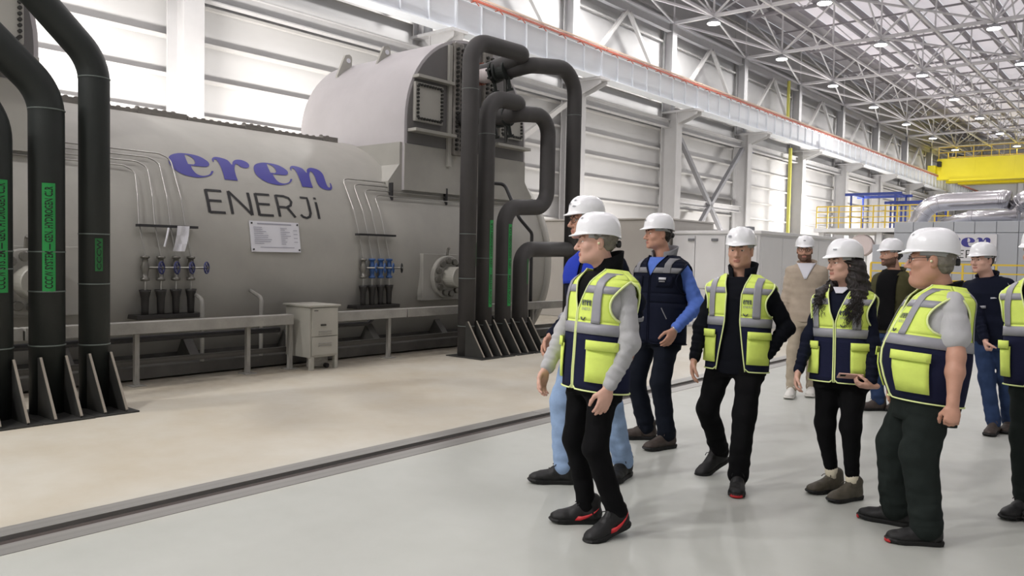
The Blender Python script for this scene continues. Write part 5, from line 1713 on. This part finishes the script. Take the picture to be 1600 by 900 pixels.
        if not wm and vest.get('print', True):
            g, wd = glyph_mesh('eren', .030)
            g = [(v * [1, 1], f) for v, f in g]
            x_in = -max(.032, open_w(.315) + .014); x_out = x_in - (.064 if xa < .11 else .052)
            # words read left to right for somebody facing the wearer: from the zip outwards on the wearer's left
            ink(g, x_in, .315, -abs(x_out - x_in) / wd, M_INK, 'printed_letter', wd)
            g2, wd2 = line_mesh('ENERJI', .014, .14)
            ink(g2, x_in - .004, .290, -.055 / wd2, M_HELMG, 'printed_letter', wd2)
            bd = [surf(float(phi_x(x, z, o0)), z, o0 + .010) for x, z in ((x_in - .004, .252), (x_in - .012, .238), (x_in - .024, .238), (x_in - .032, .252))]
            edge('chest_emblem', M_INK, bd, .003, vo)
    # ---------------- shoes and helmet
    for i in (0, 1):
        shoe(me_obj, base, ank[i], fd[i], 0.0, s, shoes[0], shoes[1], heels[i], accent if not isinstance(accent, (tuple, list)) else accent[i])
    helmet(me_obj, base, head, RH, hs, 'white hard hat', prints=helm)
    return p
# ================================================================== the visitors
HP = [(-.03, .085, .006, .004), (.03, .085, .006, .004), (.0, .06, .012, .006), (.05, .05, .012, .008), (-.045, .045, .01, .005)]
# --- man in front, grey sleeves, head in profile
p1 = make_person('front man in a lime vest over grey knit sleeves, walking left in profile', (-2.45, 3.665), 1.765,
    (-2.435, 3.715, 1.425), (-2.475, 3.675, 1.585), 53, 82, [(-2.275, 3.66), (-2.52, 3.72)], [(-2.275, 3.535, .826), (-2.74, 3.60, .865)], [(-2.16, 3.68, 1.054), (-2.76, 3.78, 1.08)],
    (52, 82), skin='fair', top=M_GREYK, sleeve=M_GREYK, inner=(M_BLACK, .22, .085, .012), trousers=M_BLACK, accent='stripe', hair=M_HAIRG, hairlen=-.010, brow=M_HAIRB, w=1.03,
    vest=dict(v=.30), collar=(M_BLACK, .0, .0, .455, .605), heels=(.22, .0), res=.005, curl=(.38, .5), tk=(.082, .062, .054), tfold=.004, earplug=True, helm=HP[:1], headk=1.0)
# --- man behind him in the blue jacket
p2 = make_person('tall man in blue and navy work jacket and light jeans behind the front man', (-3.02, 4.45), 1.945,
    (-3.03, 4.49, 1.55), (-3.09, 4.45, 1.745), 40, 66, [(-2.87, 4.66), (-3.08, 4.26)], [(-2.86, 4.70, .93), (-3.215, 4.27, .965)], [(-2.78, 4.72, 1.2), (-3.16, 4.62, 1.2)],
    (25, 85), skin='tan', top=M_NAVYC, trousers=M_JEANL, shoes=(M_SHOEK, M_SOLEK), hair=M_HAIRK, collar=(M_NAVYC, .45, .012, .46, .54), glasses=True, res=.006, curl=(.5, .55), tk=(.084, .066, .062), w=1.0, helm=HP)
for q in (-1, 1):
    z = np.linspace(.30, .50, 9)
    p2.patch('shoulder_panel', M_ROYAL, z, (lambda zz: p2.phi_x(.012, zz)) if q > 0 else (lambda zz: -p2.phi_x(.012, zz)), q * PI * .98, .019, n=22)
for i in (0, 1):
    a = p2.el[i] + (p2.wr[i] - p2.el[i]) * .34; b = p2.el[i] + (p2.wr[i] - p2.el[i]) * .43
    MB().tube([a, b], .064, 18).out('sleeve_band', M_BAND, p2.o, True, loc=p2.base)
# --- man in the blue shirt and navy body warmer
p3 = make_person('man in blue shirt and navy body warmer with grey yoke, dark trousers, looking left', (-3.225, 5.735), 1.89,
    (-3.225, 5.765, 1.515), (-3.265, 5.735, 1.70), 36, 66, [(-3.07, 5.62), (-3.35, 5.78)], [(-3.02, 5.63, .955), (-3.47, 5.72, .93)], [(-2.93, 5.83, 1.19), (-3.52, 5.82, 1.2)],
    (48, 78), skin='tan', top=M_NAVYC, sleeve=M_BLUES, trousers=M_DNAVY, shoes=(M_SHOEB, M_SOLEK), hair=M_HAIRK, collar=(M_GREYY, .55, .024, .46, .575), inner=(M_BLUES, .36, .075, .012), vest=dict(v=.36, warmer=True),
    res=.006, curl=(.45, .45), tk=(.088, .070, .066), w=1.02, helm=HP[1:3], hem=-.10)
for q in (-1, 1): p3.patch('chest_pocket', M_NAVYC, np.linspace(.28, .36, 3), q * math.radians(22), q * math.radians(58), .036, n=7, thick=.006, par=p3.vest)
pl = p3.patch('chest_badge', M_WHITET, np.linspace(.335, .352, 2), -math.radians(28), -math.radians(44), .0445, n=5, par=p3.vest, thick=.002)
p3.patch('chest_badge', M_GREYY, np.linspace(.318, .328, 2), -math.radians(29), -math.radians(42), .0445, n=5, par=p3.vest, thick=.002)
MB().tube([p3.surf(-math.radians(a), z, .034) for a, z in ((38, .13), (44, .09), (50, .05))], .004, 5).out('pocket_zip', M_GREYY, p3.o, loc=p3.base)
cuf = p3.wr[0] + nrm(p3.wr[0] - p3.el[0]) * .004
MB().tube([cuf, cuf + nrm(p3.wr[0] - p3.el[0]) * .022], .033, 16).out('wrist_watch', M_STEELW, p3.o, True, loc=p3.base)
# --- man walking towards the observer, open vest
p4 = make_person('man walking forward, open lime vest over black jacket, one hand pocketed', (-2.30, 5.165), 1.745,
    (-2.30, 5.20, 1.395), (-2.31, 5.185, 1.565), 17, 14, [(-2.165, 4.93), (-2.44, 5.27)], [(-2.095, 5.165, .868), (-2.525, 4.98, .82)], [(-1.95, 5.42, 1.03), (-2.60, 5.13, 1.07)],
    (2, 46), skin='warm', top=M_JACK, trousers=M_BLACK, accent='toe', hair=M_HAIRG, brow=M_HAIRB, w=1.06, handdir=(nrm(face_dir((-2.3, 5.165), 95) * .5 + np.array((0, 0, -.9))), None), vest=dict(open=lambda z: .050 + .045 * max(0, (.2 - z) / .33), v=.2),
    collar=(M_JACK, .42, .026, .455, .590), heels=(.0, .38), res=.0055, curl=(.4, .45), tk=(.092, .070, .062), helm=HP[3:4], hem=-.16)
# --- man in the beige cardigan
p5 = make_person('man in beige zip cardigan, white tee and beige trousers, walking far behind', (-3.19, 8.915), 1.81,
    (-3.205, 8.95, 1.485), (-3.225, 8.93, 1.625), 4, 2, [(-3.13, 9.02), (-3.25, 8.74)], [(-3.00, 9.03, .84), (-3.38, 8.78, .85)], (None, None),
    (5, 8), skin='warm', top=M_BEIGE, trousers=M_KHAKI, shoes=(M_SHOEW, M_SOLEW), hair=M_HAIRB, beard=True, brow=M_HAIRB, collar=(M_BEIGE, .55, .03, .44, .53), inner=(M_WHITET, .33, .075, .01, .023),
    res=.0062, glasses=True, tk=(.086, .068, .06), helm=HP[2:3])
# --- woman
p6 = make_person('woman with long curly dark hair in a lime vest holding a phone, white hard hat', (-1.645, 5.295), 1.66,
    (-1.655, 5.325, 1.345), (-1.665, 5.300, 1.495), 20, 54, [(-1.54, 5.24), (-1.69, 5.33)], [(-1.425, 5.17, .735), (-1.865, 5.13, .79)], [(-1.33, 5.40, .96), (-1.94, 5.26, 1.04)],
    (42, 48), build='woman', skin='fair', top=M_NAVYC, trousers=M_BLACK, shoes=(M_SHOEO, M_SOLEK), vest=dict(v=.27), collar=(M_NAVYC, .5, .022, .45, .52), inner=(M_WHITET, .462, .046, .02),
    res=.0055, curl=((.75, .75, .75, .75), .6), tk=(.088, .062, .044), tfold=.0025, sock=M_SOCK, helm=HP[4:], headk=.98,
    handdir=(face_dir((-1.645, 5.3), 78) * .92 + np.array((0, 0, .03)), None), palm=(face_dir((-1.645, 5.3), 0) * -.5 + np.array((0, 0, .85)), None), w=1.05)
# --- man in the olive jacket
p7 = make_person('bearded man in an olive jacket over a black tee, behind the woman', (-2.255, 8.73), 1.79,
    (-2.25, 8.77, 1.435), (-2.285, 8.745, 1.59), 28, 52, [(-2.18, 8.79), (-2.31, 8.61)], [(-2.10, 8.84, .80), (-2.43, 8.60, .80)], (None, None),
    (20, 60), skin='warm', top=M_OLIVE, trousers=M_JEAND, shoes=(M_SHOEB, M_SOLEK), hair=M_HAIRK, beard=True, collar=(M_OLIVE, .6, .03, .44, .52), inner=(M_BLACK, -.10, .085, .085, .023), res=.0062, tk=(.086, .07, .064), helm=HP[1:2])
# --- heavy man at the right
p8 = make_person('heavy grey haired man in profile, pale tee under a lime vest', (-1.045, 4.855), 1.71,
    (-1.015, 4.905, 1.37), (-1.065, 4.865, 1.525), 72, 88, [(-.985, 4.68), (-1.20, 4.92)], [(-.873, 4.60, .79), (-1.26, 5.10, .80)], [(-.74, 4.72, .99), (-1.2, 5.3, 1.05)],
    (72, 98), build='big', skin='tan', top=M_GREYT, sleeve=M_GREYT, short=True, trousers=M_CHARG, accent='toe', hair=M_HAIRG, hairlen=.006, brow=M_HAIRG, vest=dict(v=.34, pockets=(34, 78)),
    collar=(M_BLACK, .35, .016, .46, .535), res=.0055, curl=(1.25, .6), tk=(.122, .096, .084), glasses=True, fat=.15, earplug=True, helm=HP[:2], hem=-.235, headk=1.08)
p8.patch('shirt_tail', M_CHARG, np.linspace(-.25, -.08, 6), -PI, PI, .020, n=40)
# --- man in the navy jacket behind him
p9 = make_person('man in a navy work jacket and blue jeans, clenched fist, behind the heavy man', (-1.285, 8.30), 1.70,
    (-1.345, 8.29, 1.405), (-1.385, 8.265, 1.545), 14, 36, [(-1.14, 8.42), (-1.225, 8.20)], [(-1.02, 8.42, .74), (-1.245, 8.00, .70)], [(-.95, 8.6, 1.0), (-1.36, 7.95, .95)],
    (10, 12), skin='fair', top=M_NAVYC, trousers=M_JEAND, shoes=(M_SHOEB, M_SOLEK), hair=M_HAIRB, brow=M_HAIRB, collar=(M_NAVYC, .45, .025, .45, .53), res=.0075, curl=(.5, 1.5), tk=(.082, .066, .062), helm=())
p9.patch('chest_badge', M_WHITET, np.linspace(.300, .312, 2), -math.radians(20), -math.radians(38), .0165, n=5, thick=.002)
p9.patch('chest_band', M_BAND, np.linspace(.215, .24, 2), -math.radians(2), math.radians(40), .0165, n=7, thick=.002)
p9.patch('shoulder_panel', M_GREYY, np.linspace(.40, .46, 3), -math.radians(70), -math.radians(110), .024, n=6, thick=.002)
# --- man cut by the right picture edge
p10 = make_person('man in a lime vest and dark trousers cut off by the right picture edge', (-.61, 5.72), 1.745,
    (-.625, 5.75, 1.42), (-.65, 5.72, 1.58), 30, 40, [(-.56, 5.68), (-.66, 5.63)], [(-.33, 5.90, .80), (-.73, 5.93, .80)], [(-.31, 5.97, 1.05), (-.70, 6.1, 1.08)],
    (30, 30), skin='warm', top=M_BLACK, trousers=M_CHARG, accent=('heel', 'heel'), hair=M_HAIRK, vest=dict(v=.30), collar=(M_BLACK, .3, .01, .46, .54), res=.008, tk=(.088, .068, .06), helm=HP[:1], w=1.08)


# ---- the woman's curls: a soft mass that falls over both shoulders, with single locks on it
def curls():
    H, R, hs = p6.head, p6.RH, p6.hs
    def P(x, y, z): return H + R @ (np.array((x, y, z)) * hs)
    def Q(x, y, z): return p6.L(x, y, z)
    G = Field()
    G.ell(P(0, -.03, .03), np.array((.080, .095, .088)) * hs, R, k=.02)
    G.cap(P(0, -.070, -.02), Q(0, -.11, .36), .075, .085, k=.04)
    for q in (-1, 1):
        G.cap(P(q * .062, -.035, -.005), P(q * .080, -.035, -.12), .032, .048, k=.03)
        G.cap(P(q * .080, -.035, -.12), Q(q * .120, .07, .45), .048, .046, k=.03)
        G.cap(Q(q * .120, .07, .45), Q(q * .115, .145, .34 if q < 0 else .39), .046, .020, k=.03)
        G.cap(P(q * .07, -.06, -.05), Q(q * .12, -.06, .40), .055, .055, k=.03)
    G.ell(P(0, .07, -.05), np.array((.056, .08, .11)) * hs, R, k=.012, op=-1)
    sdf_obj('hair', G.mesh(.006, noise=(.0035, 110, 9)), M_HAIRK, p6.o, p6.base)
    rng = random.Random(4); mb = MB()
    for i in range(420):
        q = -1 if i % 5 < 3 else 1
        a = rng.random()
        u = rng.uniform(-1, 1); dpt = rng.uniform(-.01, .012)
        p0 = P(q * (.076 + dpt), -.045 + .035 * u, rng.uniform(-.025, .01))
        p1 = P(q * (.100 + rng.uniform(-.015, .02)), -.035 + .045 * u, -.14 + rng.uniform(-.03, .03))
        if a < .68:
            w_ = rng.uniform(-1, 1)
            p2 = Q(q * (.130 + .045 * w_), .125 + rng.uniform(-.02, .02) - .02 * abs(w_), .45 + rng.uniform(-.02, .02)); p3_ = Q(q * (.112 + .05 * w_), .180 + rng.uniform(-.008, .012) - .03 * max(0, w_), rng.uniform(.225, .37) + (.07 if q > 0 else 0))
        else:
            p2 = Q(q * rng.uniform(.06, .20), -.08, .42); p3_ = Q(q * rng.uniform(.05, .19), -.15, rng.uniform(.24, .34))
        pts = []; ph = rng.uniform(0, 6); fq = rng.uniform(22, 34)
        for t in np.linspace(0, 1, 22):
            b = (1 - t) ** 3 * p0 + 3 * (1 - t) ** 2 * t * p1 + 3 * (1 - t) * t * t * p2 + t ** 3 * p3_
            am = .002 + .008 * t
            pts.append(b + am * np.array((math.sin(ph + t * fq), math.cos(ph + t * fq), .3 * math.sin(t * 15 + ph))))
        mb.tube(pts, list(np.linspace(.0048, .0008, 22) * rng.uniform(.8, 1.2)), 5)
    mb.out('curl_locks', M_HAIRK, p6.o, True, loc=p6.base, kind='stuff')


curls()
# ---- the phone lies in her left hand
hd = nrm(face_dir((-1.645, 5.3), 78) * .92 + np.array((0, 0, .03))); pn = nrm(face_dir((-1.645, 5.3), 0) * -.5 + np.array((0, 0, .85)))
pn = nrm(pn - hd * np.dot(hd, pn)); sd = np.cross(pn, hd)
pc = p6.wr[0] + hd * .125 + pn * .030 + np.array((0, 0, .004))
ph = empty('phone', tuple(pc), 'pink phone held flat in the hand of the woman', 'phone')
def pbox(name, lo, hi, m, ch):
    mb = MB().box(lo, hi, ch); V = np.concatenate(mb.v)
    mesh_obj(name, pc + V[:, :1] * hd + V[:, 1:2] * sd + V[:, 2:] * pn, mb.f, m, ph)
pbox('case', (-.072, -.036, -.0045), (.072, .036, .0045), M_PHONE, .004)
pbox('screen', (-.066, -.032, .0046), (.066, .032, .0052), M_SCREEN, 0)
pbox('camera_bump', (.03, .005, -.0075), (.062, .030, -.0045), M_SCREEN, .001)
